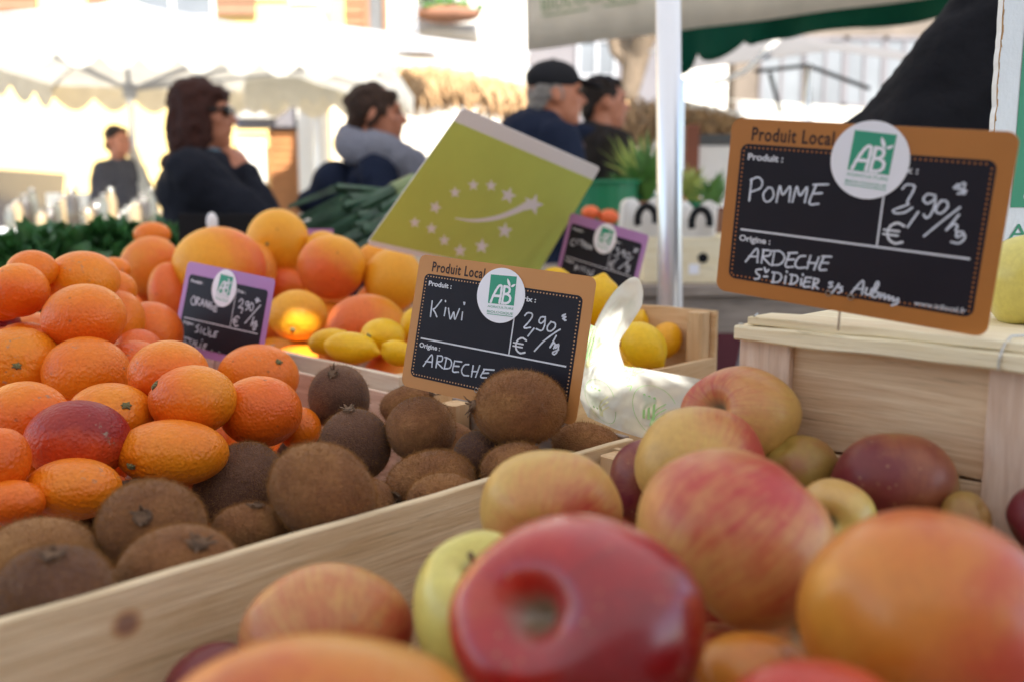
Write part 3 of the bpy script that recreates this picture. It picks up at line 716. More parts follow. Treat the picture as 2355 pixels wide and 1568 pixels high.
def price_card(label, crop, corners, ochre, strokes, sticker, sw, stake_to, price_dy=0, url=False, dots=True, scale=1.0):
    ox, oy, sc_ = crop; cor = [(ox+x*sc_, oy+y*sc_) for x, y in corners]
    cd = Card(cor, 148*scale, 105*scale); 
    m = cd.M if scale == 1 else (lambda x, y, k=0: cd.M(x*scale, y*scale, k))
    tomm = lambda p: cd.mm(ox+p[0]*sc_, oy+p[1]*sc_)/scale
    base = stake_to(cd) if callable(stake_to) else stake_to
    root = thing('price_card', base, label, 'price sign', 'price cards standing in the fruit')
    b = MB(); prism_card(b, m, rrect(0, 0, 148, 105, 6), .7); b.build('card', ochre, root)
    b = MB(); flat(b, m, rrect(7.2, 14.6, 140.2, 96, 4.5), .15); b.build('panel', M['slate'], root)
    if dots:
        b = MB(); n = 0
        per = [(x, 16.6) for x in np.arange(10.5, 138, 2.55)]+[(138.2, y) for y in np.arange(18.8, 93, 2.55)]+[(x, 94) for x in np.arange(10.5, 138, 2.55)]+[(9.2, y) for y in np.arange(18.8, 93, 2.55)]
        for x, y in per: flat(b, m, [(x+.62*math.cos(a), y+.62*math.sin(a)) for a in np.linspace(0, 6.28, 7)[:-1]], .3)
        b.build('dotted_border', M['ink_tan'] if dots == 1 else M['dots_orange'], root)
        b = MB(); text_into(b, m, "Produit Local", 13, 12.3, 8.0, 47, .25, bold=.020, spacing=1.12); b.build('heading', M['ink_brown'], root)
    b = MB()
    text_into(b, m, "Produit :", 12, 23.7, 3.9, 21, .35, bold=.03); text_into(b, m, "Prix :", 91.5, 24.2, 3.7, 13.3, .35, bold=.03); text_into(b, m, "Origine :", 11.8, 72.3, 3.7, 19, .35, bold=.03)
    flat(b, m, [(12, 64.9), (135, 64.9), (135, 66.1), (12, 66.1)], .3); flat(b, m, [(88.9, 20), (89.9, 20), (89.9, 64.8), (88.9, 64.8)], .3)
    ribbon(b, m, [(101.6, 52.4), (98.2, 51.2), (95.0, 53.2), (93.9, 56.8), (95.0, 60.4), (98.2, 62.3), (101.8, 61.2)], 1.35, .3); ribbon(b, m, [(91.9, 55.6), (99.6, 55.6)], 1.1, .34, False); ribbon(b, m, [(91.9, 58), (99.2, 58)], 1.1, .34, False)
    b.build('printed_text', M['ink_white'], root)
    if url:
        b = MB(); text_into(b, m, "www.icilocal.fr", 112, 94.2, 2.9, 25, .35, bold=.01); b.build('web_address', M['ink_white'], root)
    b = MB()
    for i, st in enumerate(strokes): ribbon(b, m, [tomm(p) for p in st], sw, .42, len(st) > 2, i, layer=.006*(i % 9))
    b.build('handwriting', M['chalk'], root)
    scx, scy, srx, sry, srot = sticker
    b = MB(); ol = [(scx+srx*math.cos(a), scy+sry*math.sin(a)) for a in np.linspace(0, 2*math.pi, 49)[:-1]]
    b.add([m(x, y, .85) for x, y in ol]+[m(x, y, .55) for x, y in ol], [list(range(48))[::-1], [48+i for i in range(48)]]+[[i, (i+1) % 48, 48+(i+1) % 48, 48+i] for i in range(48)])
    s_ = b.build('sticker', M['sticker'], root)
    logo(s_, m, scx+.8, scy-4.2, 21.6, srot, 1.0, M['ab_green'], M['sticker'])
    b = MB()
    for ex in (67.3, 79.5): b.tube([m(ex+1.5*math.cos(a), 95.6+1.5*math.sin(a), .7) for a in np.linspace(0, 2*math.pi, 15)], .00028, 6, cap=False)
    top = m(73.4, 95.6, -1.2); b.tube([m(67.3, 95.6, -1), top, m(79.5, 95.6, -1)], .0005, 6); b.build('eyelets', M['steel'], root)
    b = MB(); mid = m(74.3, 104, -1.0); e = np.asarray(base, float); b.tube([top, mid, e], .0007, 8); b.build('stake', M['steel'], root)
    return cd
M['dots_orange'] = simple("orange print", lin((170, 104, 52)), .6, .02)
T = 1/1.7393
ks = [[(318, 478), (303, 608)], [(397, 470), (345, 535), (325, 548), (340, 570), (357, 610)], [(432, 535), (420, 600)], [(430, 475), (431, 482)],
      [(456, 540), (468, 622), (478, 620), (501, 570), (510, 632), (548, 545)], [(575, 572), (567, 635)], [(586, 490), (590, 508), (594, 491)],
      [(1103, 600), (1125, 578), (1160, 582), (1165, 610), (1135, 655), (1097, 697), (1110, 706), (1150, 700)], [(1180, 708), (1130, 772)],
      [(1275, 612), (1240, 614), (1222, 648), (1240, 665), (1270, 640), (1276, 612), (1270, 680), (1245, 726), (1200, 712)],
      [(1325, 652), (1295, 690), (1296, 725), (1325, 730), (1358, 700), (1358, 664), (1322, 653)], [(1402, 716), (1360, 742), (1262, 815), (1185, 896)],
      [(1368, 770), (1316, 866)], [(1316, 866), (1348, 828), (1358, 842), (1347, 874)], [(1388, 840), (1362, 848), (1364, 872), (1390, 845), (1378, 898), (1352, 925), (1338, 908), (1388, 885)],
      [(1445, 590), (1418, 604), (1452, 612), (1424, 625), (1450, 640)], [(1432, 595), (1440, 640)],
      [(243, 1022), (315, 928), (316, 1030)], [(262, 985), (318, 990)], [(364, 937), (350, 1035)], [(362, 936), (404, 942), (398, 982), (360, 990), (404, 1040)],
      [(440, 952), (420, 1045)], [(426, 950), (470, 968), (482, 1002), (465, 1040), (418, 1046)], [(508, 980), (492, 1066), (540, 1073)], [(508, 980), (568, 988)], [(500, 1022), (545, 1026)],
      [(627, 1010), (592, 1014), (567, 1058), (582, 1098), (626, 1105)], [(665, 1020), (650, 1112)], [(720, 1020), (686, 1116)], [(655, 1068), (704, 1070)], [(762, 1052), (728, 1114), (776, 1122)], [(756, 1050), (842, 1056)], [(742, 1084), (795, 1082)]]
ps = [[(280, 462), (263, 606)], [(274, 470), (320, 450), (350, 478), (338, 522), (283, 546)], [(390, 520), (358, 560), (366, 606), (398, 610), (426, 572), (414, 524), (386, 520)],
      [(445, 615), (468, 508), (486, 568), (536, 512), (530, 613)], [(552, 615), (581, 512), (601, 573), (650, 516), (634, 617)], [(712, 500), (664, 622), (724, 628)], [(692, 500), (790, 498)], [(686, 560), (748, 556)],
      [(1286, 527), (1312, 500), (1362, 506), (1358, 540), (1318, 612), (1322, 632), (1228, 668), (1240, 690), (1302, 684), (1350, 653)], [(1390, 682), (1320, 782)],
      [(1503, 570), (1452, 564), (1425, 598), (1452, 626), (1494, 600), (1504, 574), (1500, 640), (1470, 704), (1442, 722), (1428, 700)],
      [(1545, 606), (1512, 650), (1512, 682), (1545, 690), (1586, 650), (1580, 612), (1543, 606)], [(1668, 652), (1560, 735), (1430, 842)], [(1662, 700), (1578, 802)], [(1578, 802), (1628, 762), (1652, 776), (1640, 802)],
      [(1690, 815), (1650, 815), (1648, 850), (1696, 830), (1697, 862), (1660, 890), (1612, 882)], [(1695, 488), (1628, 520), (1712, 540), (1655, 560)], [(1705, 495), (1680, 560)], [(1650, 500), (1700, 560)],
      [(240, 1012), (316, 925), (318, 1018)], [(262, 978), (320, 980)], [(360, 935), (345, 1020)], [(355, 935), (406, 942), (398, 972), (358, 982), (398, 1030)],
      [(432, 945), (416, 1036)], [(412, 942), (470, 945), (500, 985), (470, 1030), (412, 1036)], [(532, 958), (505, 1042), (556, 1048)], [(524, 956), (582, 954)], [(515, 1000), (562, 998)],
      [(637, 976), (600, 980), (570, 1024), (586, 1054), (637, 1052)], [(672, 975), (650, 1058)], [(727, 985), (696, 1066)], [(655, 1020), (714, 1024)], [(762, 980), (730, 1062), (776, 1068)], [(752, 978), (810, 980)], [(742, 1020), (790, 1022)],
      [(346, 1064), (312, 1068), (312, 1090), (332, 1106), (325, 1126), (300, 1128)], [(366, 1056), (375, 1084), (392, 1068)], [(362, 1112), (384, 1112)],
      [(432, 1085), (420, 1150)], [(418, 1084), (466, 1092), (478, 1120), (455, 1148), (414, 1150)], [(508, 1110), (500, 1158)], [(514, 1078), (515, 1083)], [(550, 1100), (540, 1162)], [(538, 1100), (580, 1108), (586, 1136), (562, 1160), (534, 1162)],
      [(612, 1128), (608, 1168)], [(621, 1098), (622, 1103)], [(642, 1118), (625, 1176), (666, 1180)], [(640, 1118), (677, 1121)], [(632, 1148), (666, 1148)], [(697, 1126), (686, 1190)], [(695, 1126), (726, 1134), (716, 1156), (690, 1160), (722, 1192)],
      [(818, 1152), (796, 1154), (818, 1178), (796, 1184)], [(862, 1162), (812, 1226)], [(884, 1182), (860, 1184), (884, 1204), (858, 1222)],
      [(945, 1220), (1022, 1140), (1016, 1230)], [(965, 1192), (1018, 1196)], [(1047, 1190), (1038, 1224), (1064, 1232), (1082, 1194)], [(1078, 1240), (1118, 1185), (1126, 1150), (1108, 1160), (1085, 1240), (1110, 1248), (1126, 1222), (1100, 1214)],
      [(1142, 1225), (1133, 1255), (1166, 1228), (1164, 1262), (1196, 1238), (1194, 1270), (1222, 1248), (1224, 1278), (1256, 1258), (1250, 1290), (1214, 1304)]]
os_ = [[(400, 565), (362, 610), (366, 666), (396, 685), (418, 640), (410, 576), (396, 566)], [(440, 582), (425, 686)], [(440, 582), (476, 602), (440, 636), (476, 692)], [(485, 690), (522, 610), (530, 702)], [(495, 662), (530, 666)],
       [(550, 706), (570, 620), (582, 722), (607, 640)], [(645, 652), (612, 680), (616, 730), (646, 736), (652, 700), (625, 694)], [(682, 700), (665, 766), (706, 772)], [(680, 700), (722, 710)], [(670, 736), (706, 740)],
       [(1015, 640), (1046, 605), (1070, 636), (1048, 682), (1008, 720), (1062, 726)], [(1066, 736), (1044, 796)], [(1142, 640), (1110, 650), (1106, 690), (1134, 690), (1146, 650), (1138, 720), (1105, 756)], [(1187, 655), (1160, 700), (1165, 760), (1196, 750), (1210, 690), (1188, 655)],
       [(1306, 690), (1094, 932)], [(1216, 850), (1175, 966)], [(1175, 966), (1202, 920), (1205, 966)], [(1252, 905), (1224, 920), (1234, 950), (1254, 915), (1236, 1010), (1206, 1022), (1214, 985), (1262, 965)], [(1258, 590), (1266, 650)], [(1235, 614), (1300, 632)], [(1282, 598), (1244, 652)],
       [(470, 955), (430, 980), (455, 1010), (454, 1044), (416, 1050)], [(500, 990), (490, 1066)], [(552, 1010), (525, 1040), (535, 1080), (567, 1085)], [(600, 1030), (590, 1096)], [(598, 996), (598, 1004)], [(626, 1040), (613, 1105), (646, 1112)], [(682, 1050), (665, 1115), (696, 1118)], [(682, 1050), (726, 1050)], [(672, 1082), (702, 1086)],
       [(250, 1115), (326, 1135)], [(290, 1125), (270, 1196)], [(250, 1190), (302, 1200)], [(325, 1145), (376, 1155)], [(350, 1150), (338, 1216)], [(370, 1230), (406, 1165), (415, 1236)], [(380, 1206), (413, 1210)], [(441, 1175), (424, 1245), (466, 1255)], [(490, 1205), (483, 1266)], [(510, 1158), (510, 1164)], [(542, 1210), (520, 1275), (546, 1286)], [(540, 1210), (576, 1215)], [(530, 1242), (562, 1246)]]
cs = [[(590, 680), (530, 700), (510, 760), (540, 800), (578, 790)], [(640, 690), (620, 770)], [(680, 690), (762, 710)], [(725, 700), (700, 790)], [(760, 740), (740, 830)], [(760, 740), (800, 752), (770, 790), (802, 842)], [(835, 770), (805, 820), (825, 862), (852, 830), (845, 782), (830, 770)], [(870, 862), (885, 790), (906, 882), (937, 810)],
      [(1390, 850), (1450, 860), (1418, 910), (1460, 940), (1430, 990), (1360, 1000)], [(1440, 1040), (1380, 1092)], [(1562, 900), (1510, 912), (1520, 960), (1560, 932), (1572, 902), (1540, 1022)], [(1642, 940), (1590, 980), (1592, 1050), (1632, 1050), (1672, 980), (1643, 936)],
      [(1722, 1030), (1440, 1262)], [(1622, 1130), (1588, 1232)], [(1588, 1232), (1645, 1200)], [(1662, 1240), (1610, 1280), (1600, 1330), (1642, 1300), (1667, 1190)], [(1760, 850), (1802, 942)], [(1740, 912), (1832, 890)], [(1745, 935), (1815, 862)],
      [(640, 1190), (590, 1220), (650, 1240), (580, 1272)], [(720, 1210), (690, 1282)], [(792, 1230), (750, 1260), (772, 1312)], [(830, 1270), (820, 1322)], [(872, 1280), (850, 1362), (892, 1382)], [(962, 1290), (900, 1370), (932, 1392)], [(905, 1340), (940, 1345)]]
def make_cards():
    price_card("ochre price card for kiwi, 2,90 the kilo, with a round green AB sticker", (1580*T, 980*T, 840/1780*T), [(215, 78), (1712, 275), (1530, 1530), (50, 1185)], M['card_ochre'], ks, (76, 22.9, 19.9, 20.6, -.045), 1.15, lambda c: W(.531, .475, -.19))
    price_card("ochre price card for apples, POMME ARDECHE, pinned on the white crate", (2840*T, 440*T, 1256/2095*T), [(150, 55), (2075, 150), (1845, 1520), (38, 1200)], M['card_ochre2'], ps, (79.8, 18.8, 20.3, 21.2, .06), 1.15, lambda c: c.M(74.9, 116, -.5), url=True, dots=2)
    price_card("lilac price card for oranges, SICILE ITALIE, among the oranges", (660*T, 1020*T, 480/1636*T), [(315, 85), (1505, 330), (1290, 1580), (80, 1290)], M['card_lilac'], os_, (69, 22.6, 20, 22, .05), 1.5, lambda c: c.M(73, 150, -4), dots=0)
    price_card("lilac price card for lemons, CITRON SICILE, behind the bag", (2180*T, 820*T, 480/2352*T), [(500, 155), (2040, 600), (1700, 1970), (180, 1470)], M['card_lilac'], cs, (74, 22.8, 20.5, 23, .08), 1.5, lambda c: c.M(74, 175, -4), dots=0)
    # green sheet with the leaf of stars
    ox, oy, k = 1460*T, 420*T, 960/2214*T
    cd = Card([(ox+x*k, oy+y*k) for x, y in [(905, 28), (2172, 582), (1545, 1650), (10, 1290)]], 300, 228)
    mm = lambda p: cd.mm(ox+p[0]*k, oy+p[1]*k)
    base = cd.M(150, 330, -3)
    root = thing('green_sign', base, "tilted lime green sign with a leaf outlined in white stars", 'sign')
    b = MB(); prism_card(b, cd.M, rrect(0, 0, 300, 228, 7), 1.2); b.build('card', M['sticker_grey'], root)
    b = MB(); flat(b, cd.M, [(0, 24), (300, 26), (300, 216), (0, 221)], .3); b.build('green_field', M['lime'], root)
    st = MB()
    for (x, y, r) in [(998, 740, 56), (1162, 745, 56), (828, 808, 56), (1320, 835, 78), (648, 945, 62), (458, 1085, 54), (612, 1140, 56), (730, 1250, 56), (875, 1345, 64), (1075, 1305, 70), (1288, 1160, 76), (1550, 918, 100)]:
        a0 = -math.pi/2+(.35 if r in (62, 78, 100) else .12 if r > 68 else 0); ps_ = []
        for i in range(10):
            a = a0+i*math.pi/5; rr = r*(1.0 if i % 2 == 0 else .43); ps_.append(tuple(mm((x+rr*math.cos(a), y+rr*math.sin(a)*1.05))))
        c0 = mm((x, y)); vs = [cd.M(c0[0], c0[1], .6)]+[cd.M(a, b_, .6) for a, b_ in ps_]; st.add(vs, [[0, 1+i, 1+(i+1) % 10] for i in range(10)])
    top = catmull([(828, 1040), (1000, 1052), (1200, 1022), (1360, 960), (1500, 880)]); bot = catmull([(828, 1050), (1000, 1080), (1210, 1062), (1400, 1000), (1530, 940)])
    vs = []; 
    for a, b_ in zip(top, bot): p, q = mm(a), mm(b_); vs += [cd.M(p[0], p[1], .75), cd.M(q[0], q[1], .75)]
    st.add(vs, [[2*i, 2*i+1, 2*i+3, 2*i+2] for i in range(len(top)-1)]); st.build('star_leaf', M['sticker_grey'], root)
    b = MB(); b.tube([cd.M(150, 200, -3), base], .003, 8); b.build('stake', M['steel'], root)
    # white AB board at the right edge
    X = .80; mB = lambda x, y, k=0: np.array([P(2275, 0, X)[0]-.012+x/1000*.985, X*.985+x/1000*.20-k/1000*.98, P(2275, 0, X)[2]+.06-y/1000])
    root = thing('organic_board', mB(150, 800), "tall white board with green square logo, cut by the right edge", 'sign board')
    r = np.random.default_rng(3); L = [(r.normal(0, .5)+.4*math.sin(y*.09), y) for y in np.arange(0, 520, 6)]
    ol = L[::-1]+[(300, 0), (300, 516)]
    b = MB(); prism_card(b, mB, L+[(300, 514), (300, 0)], 8); b.build('board', M['board_white'], root)
    b = MB()
    for i in range(len(L)-1): 
        (x0, y0), (x1, y1) = L[i], L[i+1]; b.add([mB(x0-.05, y0, .25), mB(x1-.05, y1, .25), mB(x1+r.uniform(.5, 2.2), y1, .25), mB(x0+r.uniform(.5, 2.2), y0, .25)], [[0, 1, 2, 3]])
    b.build('raw_edge', M['board_edge'], root)
    logo(root, mB, 22+95, 240-95, 190, 0, .6, M['ab_green2'], M['board_white'])
    b = MB(); b.obox(mB(40, 514, -9), mB(70, 514, -9)-mB(40, 514, -9), mB(40, 514, -30)-mB(40, 514, -9), mB(40, 830, -9)-mB(40, 514, -9)); b.obox(mB(240, 514, -9), mB(270, 514, -9)-mB(240, 514, -9), mB(240, 514, -30)-mB(240, 514, -9), mB(240, 830, -9)-mB(240, 514, -9)); b.build('support', M['wood_pale'], root)
M['sticker_grey'] = simple("white card", lin((242, 240, 240)), .5, .02)
M['lime'] = simple("lime print", lin((200, 214, 104)), .42, .04, 12)
M['board_white'] = simple("painted white board", lin((222, 228, 234)), .45, .03, 20, .1, 200)
M['board_edge'] = simple("torn chipboard edge", lin((166, 128, 84)), .9, .3, 200)

# ------------------------------------------------------------------ crates
def side(b, p0, p1, z0, z1, t, inward, jit=.0006, seg=14, seed=1):
    """one board from p0 to p1 (stall s,t pairs), heights relative to the lens"""
    a = W(p0[0], p0[1], z0); c = W(p1[0], p1[1], z0); inn = W(*inward, 0)-W(0, 0, 0); inn = inn/np.linalg.norm(inn)*t
    b.obox(a, c-a, inn, (0, 0, z1-z0), seg=seg, jit=jit, seed=seed)
def crate(label, s0, s1, t0, t1, ztop, zbot, mat, endup=.0, rows=1, seed=0, group='open poplar wood fruit crates', mats=None, skip=(), th=.005, cat='crate', topfin=None):
    root = thing('fruit_crate', W((s0+s1)/2, (t0+t1)/2, zbot), label, cat, group)
    mats = mats or {}
    H = ztop-zbot; k = 0
    for nm, p0, p1, inn in (('near', (s0, t0), (s0, t1), (1, 0)), ('far', (s1, t0), (s1, t1), (-1, 0)), ('right', (s0, t0), (s1, t0), (0, 1)), ('left', (s0, t1), (s1, t1), (0, -1))):
        if nm in skip: continue
        up = endup if nm in ('near', 'far') else 0
        rr = rows; gap = .006
        hh = (H-gap*(rr-1))/rr
        for i in range(rr):
            k += 1; b = MB(); z1 = ztop+(up if i == rr-1 else 0)-i*0
            q0, q1 = list(p0), list(p1)
            if nm in ('right', 'left'): q0[0] += th+.0004; q1[0] -= th+.0004
            side(b, q0, q1, zbot+i*(hh+gap), (zbot+i*(hh+gap)+hh) if i < rr-1 else z1, th, inn, seed=seed*13+k)
            b.build('slat', M[mats.get(nm, mat)], root)
    for (a, c, da, dc) in ((s0, t0, 1, 1), (s0, t1, 1, -1), (s1, t0, -1, 1), (s1, t1, -1, -1)):
        b = MB(); o = W(a+da*(th+.0008), c+dc*(th+.0008), zbot+.001); w_ = .020
        b.obox(o+np.array([0, 0, 0]), (0, 0, H+endup-.002), (W(a+da*(th+.0008+w_), c+dc*(th+.0008), zbot+.001)-o), (W(a+da*(th+.0008), c+dc*(th+.0008+w_), zbot+.001)-o), seed=seed*7+k); k += 1
        b.build('corner_post', M['wood_warm'], root)
    b = MB(); n = max(3, int((t1-t0)/.05)); dt = (t1-t0-.012)/n
    for i in range(n): b.obox(W(s0+.006, t0+.006+i*dt+.002, zbot+.002), W(s1-.006, t0, 0)-W(s0+.006, t0, 0), W(0, dt-.004, 0)-W(0, 0, 0), (0, 0, .004), seed=i)
    b.build('bottom', M[mat], root)
    return root
def staple(root, pts):
    b = MB(); b.tube([np.asarray(p) for p in pts], .0006, 6); b.build('staple', M['steel'], root)
def make_crates():
    a = crate("crate holding the apples, its long knotted plank dividing it from the kiwis", .02, .505, .095, .400, -.172, -.30, 'wood_knot', skip=('left',), seed=1)
    # the long plank between apples and kiwis
    b = MB(); o = W(-.03, .398, -.290); b.obox(o, W(.524, .398, 0)-W(-.03, .398, 0), W(0, .0065, 0)-W(0, 0, 0), (0, 0, .1205), seg=24, jit=.0005, seed=0); b.build('long_plank', M['plank'], a)
    kiwi = crate("crate holding the kiwis, between the long plank and the oranges", .02, .5315, .408, .602, -.176, -.30, 'wood_grey', seed=2, endup=.006, skip=('left',))
    orn = crate("crate holding the oranges, at the left", -.05, .53, .606, 1.42, -.180, -.30, 'wood_pink', seed=3, skip=('right',))
    b = MB(); side(b, (-.04, .606), (.524, .606), -.30, -.245, .005, (0, 1), seed=35); b.build('slat', M['wood_pink'], orn)
    gf = crate("crate holding the grapefruits, with a stapled light top slat", .562, .98, .716, 1.46, -.172, -.30, 'wood_pink', rows=2, seed=4, endup=0)
    # double top rail at the near side with staple (the slat in the photo is a thick one)
    b = MB(); side(b, (.5555, .716), (.5555, 1.46), -.197, -.1705, .0062, (1, 0), seed=31); b.build('top_rail', M['wood_pale'], gf)
    p = lambda t, z, s=.5548: W(s, t, z)
    staple(gf, [W(.575, .985, -.1700), p(.985, -.1698), p(.985, -.198)])
    crate("crate under the spinach heaps, behind the grapefruits", .56, 1.0, 1.72, 2.16, -.20, -.30, 'wood_grey', seed=9)
    le = crate("open ended crate of lemons with raised end wall, behind the plastic bag", .57, .893, .562, .708, -.172, -.30, 'wood_warm', seed=5, endup=.052, skip=('near',))
    # white crate with the apple card
    root = crate("tall whitish crate carrying the apple price card", .512, .84, .118, .305, -.090, -.30, 'wood_pink', seed=6, rows=1, skip=('near',), mats={'far': 'wood_pink'})
    for i, (z0, z1, m_) in enumerate(((-.298, -.236, 'wood_pink'), (-.2345, -.148, 'wood_pink'), (-.1465, -.0845, 'wood_pink'))):
        b = MB(); side(b, (.5135, .122), (.5135, .303), z0, z1, .005, (1, 0), seed=61+i*4, jit=.0009); b.build('slat', M['plank_pink'], root)
    for t0, t1 in ((.2685, .3035), (.112, .1555)):
        b = MB(); b.obox(W(.5085, t0, -.30), (0, 0, .2155), W(0, t1-t0, 0)-W(0, 0, 0), W(.0045, 0, 0)-W(0, 0, 0), seg=8, jit=.0006, seed=66+int(t0*100)); b.build('front_post', M['wood_pink'], root)
    b = MB(); b.obox(W(.500, .1, -.084), W(0, .203, 0)-W(0, 0, 0), W(.036, 0, 0)-W(0, 0, 0), (0, 0, .0095), seg=20, jit=.0007, seed=71); b.build('top_bar', M['wood_cream'], root)
    b = MB(); b.obox(W(.504, .1, -.0742), W(0, .196, 0)-W(0, 0, 0), W(.030, 0, 0)-W(0, 0, 0), (0, 0, .0052), seg=20, jit=.0007, seed=74); b.build('thin_lath', M['wood_cream'], root)
    b = MB(); b.obox(W(.537, .1, -.090), W(0, .21, 0)-W(0, 0, 0), W(.28, 0, 0)-W(0, 0, 0), (0, 0, .0125), seg=4, seed=77); b.build('lid', M['wood_cream'], root)
    staple(root, [W(.532, .142, -.0680), W(.510, .147, -.0670), W(.503, .148, -.0705), W(.4985, .1485, -.077), W(.4985, .1485, -.083)])
    staple(root, [W(.509, .292, -.0675), W(.503, .291, -.0685)]); staple(root, [W(.5005, .300, -.0738), W(.4993, .296, -.0735)])
M['plank'] = wood("poplar plank with a knot", lin((206, 178, 138)), lin((234, 214, 180)), knot=[(.182, -1, .103, .0088)], grain=7)
M['plank_pink'] = wood("poplar plank, grey and pink streaks", lin((190, 150, 114)), lin((232, 204, 170)), grain=6, dark=.45)

# ------------------------------------------------------------------ plastic bag
def make_bag():
    m = NT("thin white plastic"); co = m.coord(rand=False)
    m.base(lin((222, 224, 216))); m.set(Roughness=.6); m.b.inputs['Specular IOR Level'].default_value = .15; 
    cr = m.noise(co, 11, 2, .5, 1.0); cr2 = m.noise(co, 34, 2, .5, .5); m.bump(m.math('ADD', m.math('ABSOLUTE', m.math('SUBTRACT', cr, .5)), m.math('MULTIPLY', m.math('ABSOLUTE', m.math('SUBTRACT', cr2, .5)), .3)), .6, .03)
    out = m.t.nodes["Material Output"]; tr = m.n("ShaderNodeBsdfTranslucent"); tr.inputs[0].default_value = (.86, .87, .82, 1)
    mx = m.n("ShaderNodeMixShader"); mx.inputs[0].default_value = .6; m.l(m.b.outputs[0], mx.inputs[1]); m.l(tr.outputs[0], mx.inputs[2]); m.l(mx.outputs[0], out.inputs[0])
    pg = simple("bag print green", lin((158, 206, 132)), .5, .1); py = simple("bag print yellow", lin((222, 224, 160)), .5, .1)
    root = thing('plastic_bag', W(.62, .50, -.30), "crumpled white plastic bag with pale green leek drawings, one handle up", 'bag')
    # control net rows from top (v) to bottom; entries (u, v, d)
    B = [[(1350, 742, .86), (1378, 760, .85), (1405, 800, .82), (1432, 838, .83), (1475, 846, .86), (1540, 858, .89), (1612, 872, .90), (1690, 900, .90)],
         [(1336, 800, .84), (1362, 830, .81), (1400, 850, .78), (1440, 858, .79), (1490, 872, .82), (1548, 884, .84), (1612, 900, .86), (1700, 925, .87)],
         [(1330, 862, .83), (1354, 880, .78), (1396, 892, .755), (1440, 902, .76), (1490, 915, .78), (1550, 925, .80), (1612, 940, .83), (1700, 960, .84)],
         [(1334, 915, .80), (1360, 925, .77), (1400, 940, .745), (1444, 952, .75), (1494, 965, .765), (1550, 972, .78), (1612, 985, .80), (1700, 1000, .82)],
         [(1352, 958, .78), (1378, 970, .76), (1415, 986, .745), (1455, 1000, .745), (1500, 1012, .76), (1555, 1020, .77), (1612, 1030, .79), (1700, 1040, .80)]]
    def interp(Bn, a, b):
        nv, nu = len(Bn)-1, len(Bn[0])-1
        def cr_(p0, p1, p2, p3, t): return .5*((2*p1)+(p2-p0)*t+(2*p0-5*p1+4*p2-p3)*t*t+(3*p1-p0-3*p2+p3)*t**3)
        x, y = a*nu, b*nv; i, j = min(int(x), nu-1), min(int(y), nv-1); fx, fy = x-i, y-j; g = np.array(Bn, float)
        G = lambda jj, ii: g[min(max(jj, 0), nv), min(max(ii, 0), nu)]
        rows = [cr_(G(j+q, i-1), G(j+q, i), G(j+q, i+1), G(j+q, i+2), fx) for q in (-1, 0, 1, 2)]
        return cr_(*rows, fy)
    def body(a, b, off=0):
        u, v, d = interp(B, a, b)
        d += .006*math.sin(a*17+b*5)+.004*math.sin(b*19-a*9)+.004*abs(math.sin(a*9-b*6.5))+.0025*math.sin(a*41+b*23)
        return P(u, v, d-off)
    b = MB(); b.grid(body, 70, 46); o = b.build('bag_body', m.m, root, True); 
    Hn = [[(1392, 700, .88), (1415, 668, .88), (1447, 641, .885), (1468, 641, .89), (1479, 668, .90), (1477, 700, .90)],
          [(1374, 735, .87), (1395, 712, .865), (1422, 690, .86), (1445, 688, .865), (1460, 700, .88), (1466, 722, .89)],
          [(1360, 770, .86), (1378, 760, .85), (1398, 748, .845), (1418, 742, .85), (1434, 742, .865), (1446, 752, .88)],
          [(1352, 800, .85), (1372, 800, .83), (1390, 796, .825), (1404, 790, .83), (1414, 788, .85), (1424, 792, .87)],
          [(1350, 840, .83), (1374, 842, .80), (1396, 842, .79), (1414, 842, .80), (1428, 842, .82), (1436, 842, .85)]]
    def hand(a, b_):
        u, v, d = interp(Hn, a, b_); d += .004*math.sin(a*13+b_*7)+.003*math.sin(b_*21); return P(u, v, d)
    b = MB(); b.grid(hand, 34, 40); b.build('handle', m.m, root, True)
    g, yl = MB(), MB()
    def mark(mb, pts, wd, sm=True):
        def Mb(x, y, k): return body(min(max(x, 0), 1), min(max(y, 0), 1), .0016)
        ribbon(mb, Mb, pts, wd, 0, sm)
    for cx, cy, rx, ry in ((.22, .68, .125, .26), (.60, .62, .13, .29), (.5, .06, .08, .1), (.12, .16, .06, .14)):
        mark(g, [(cx+rx*math.cos(a), cy+ry*math.sin(a)) for a in np.linspace(.3, 5.9, 22)], .004)
        for q in range(3): mark(g, [(cx-.05+q*.03, cy-.16+q*.01), (cx-.065+q*.03, cy+.12)], .014, False)
        for q in range(3): mark(yl if cx < .3 else g, [(cx+.07, cy-.08+q*.06), (cx+.01, cy+.02+q*.05), (cx-.03+q*.01, cy+.19)], .007)
    for q in range(4): mark(g, [(.40+.012*q, .12+.10*q), (.43+.012*q, .10+.10*q), (.42+.012*q, .16+.10*q)], .006)
    g.build('green_print', pg, root); yl.build('yellow_print', py, root)
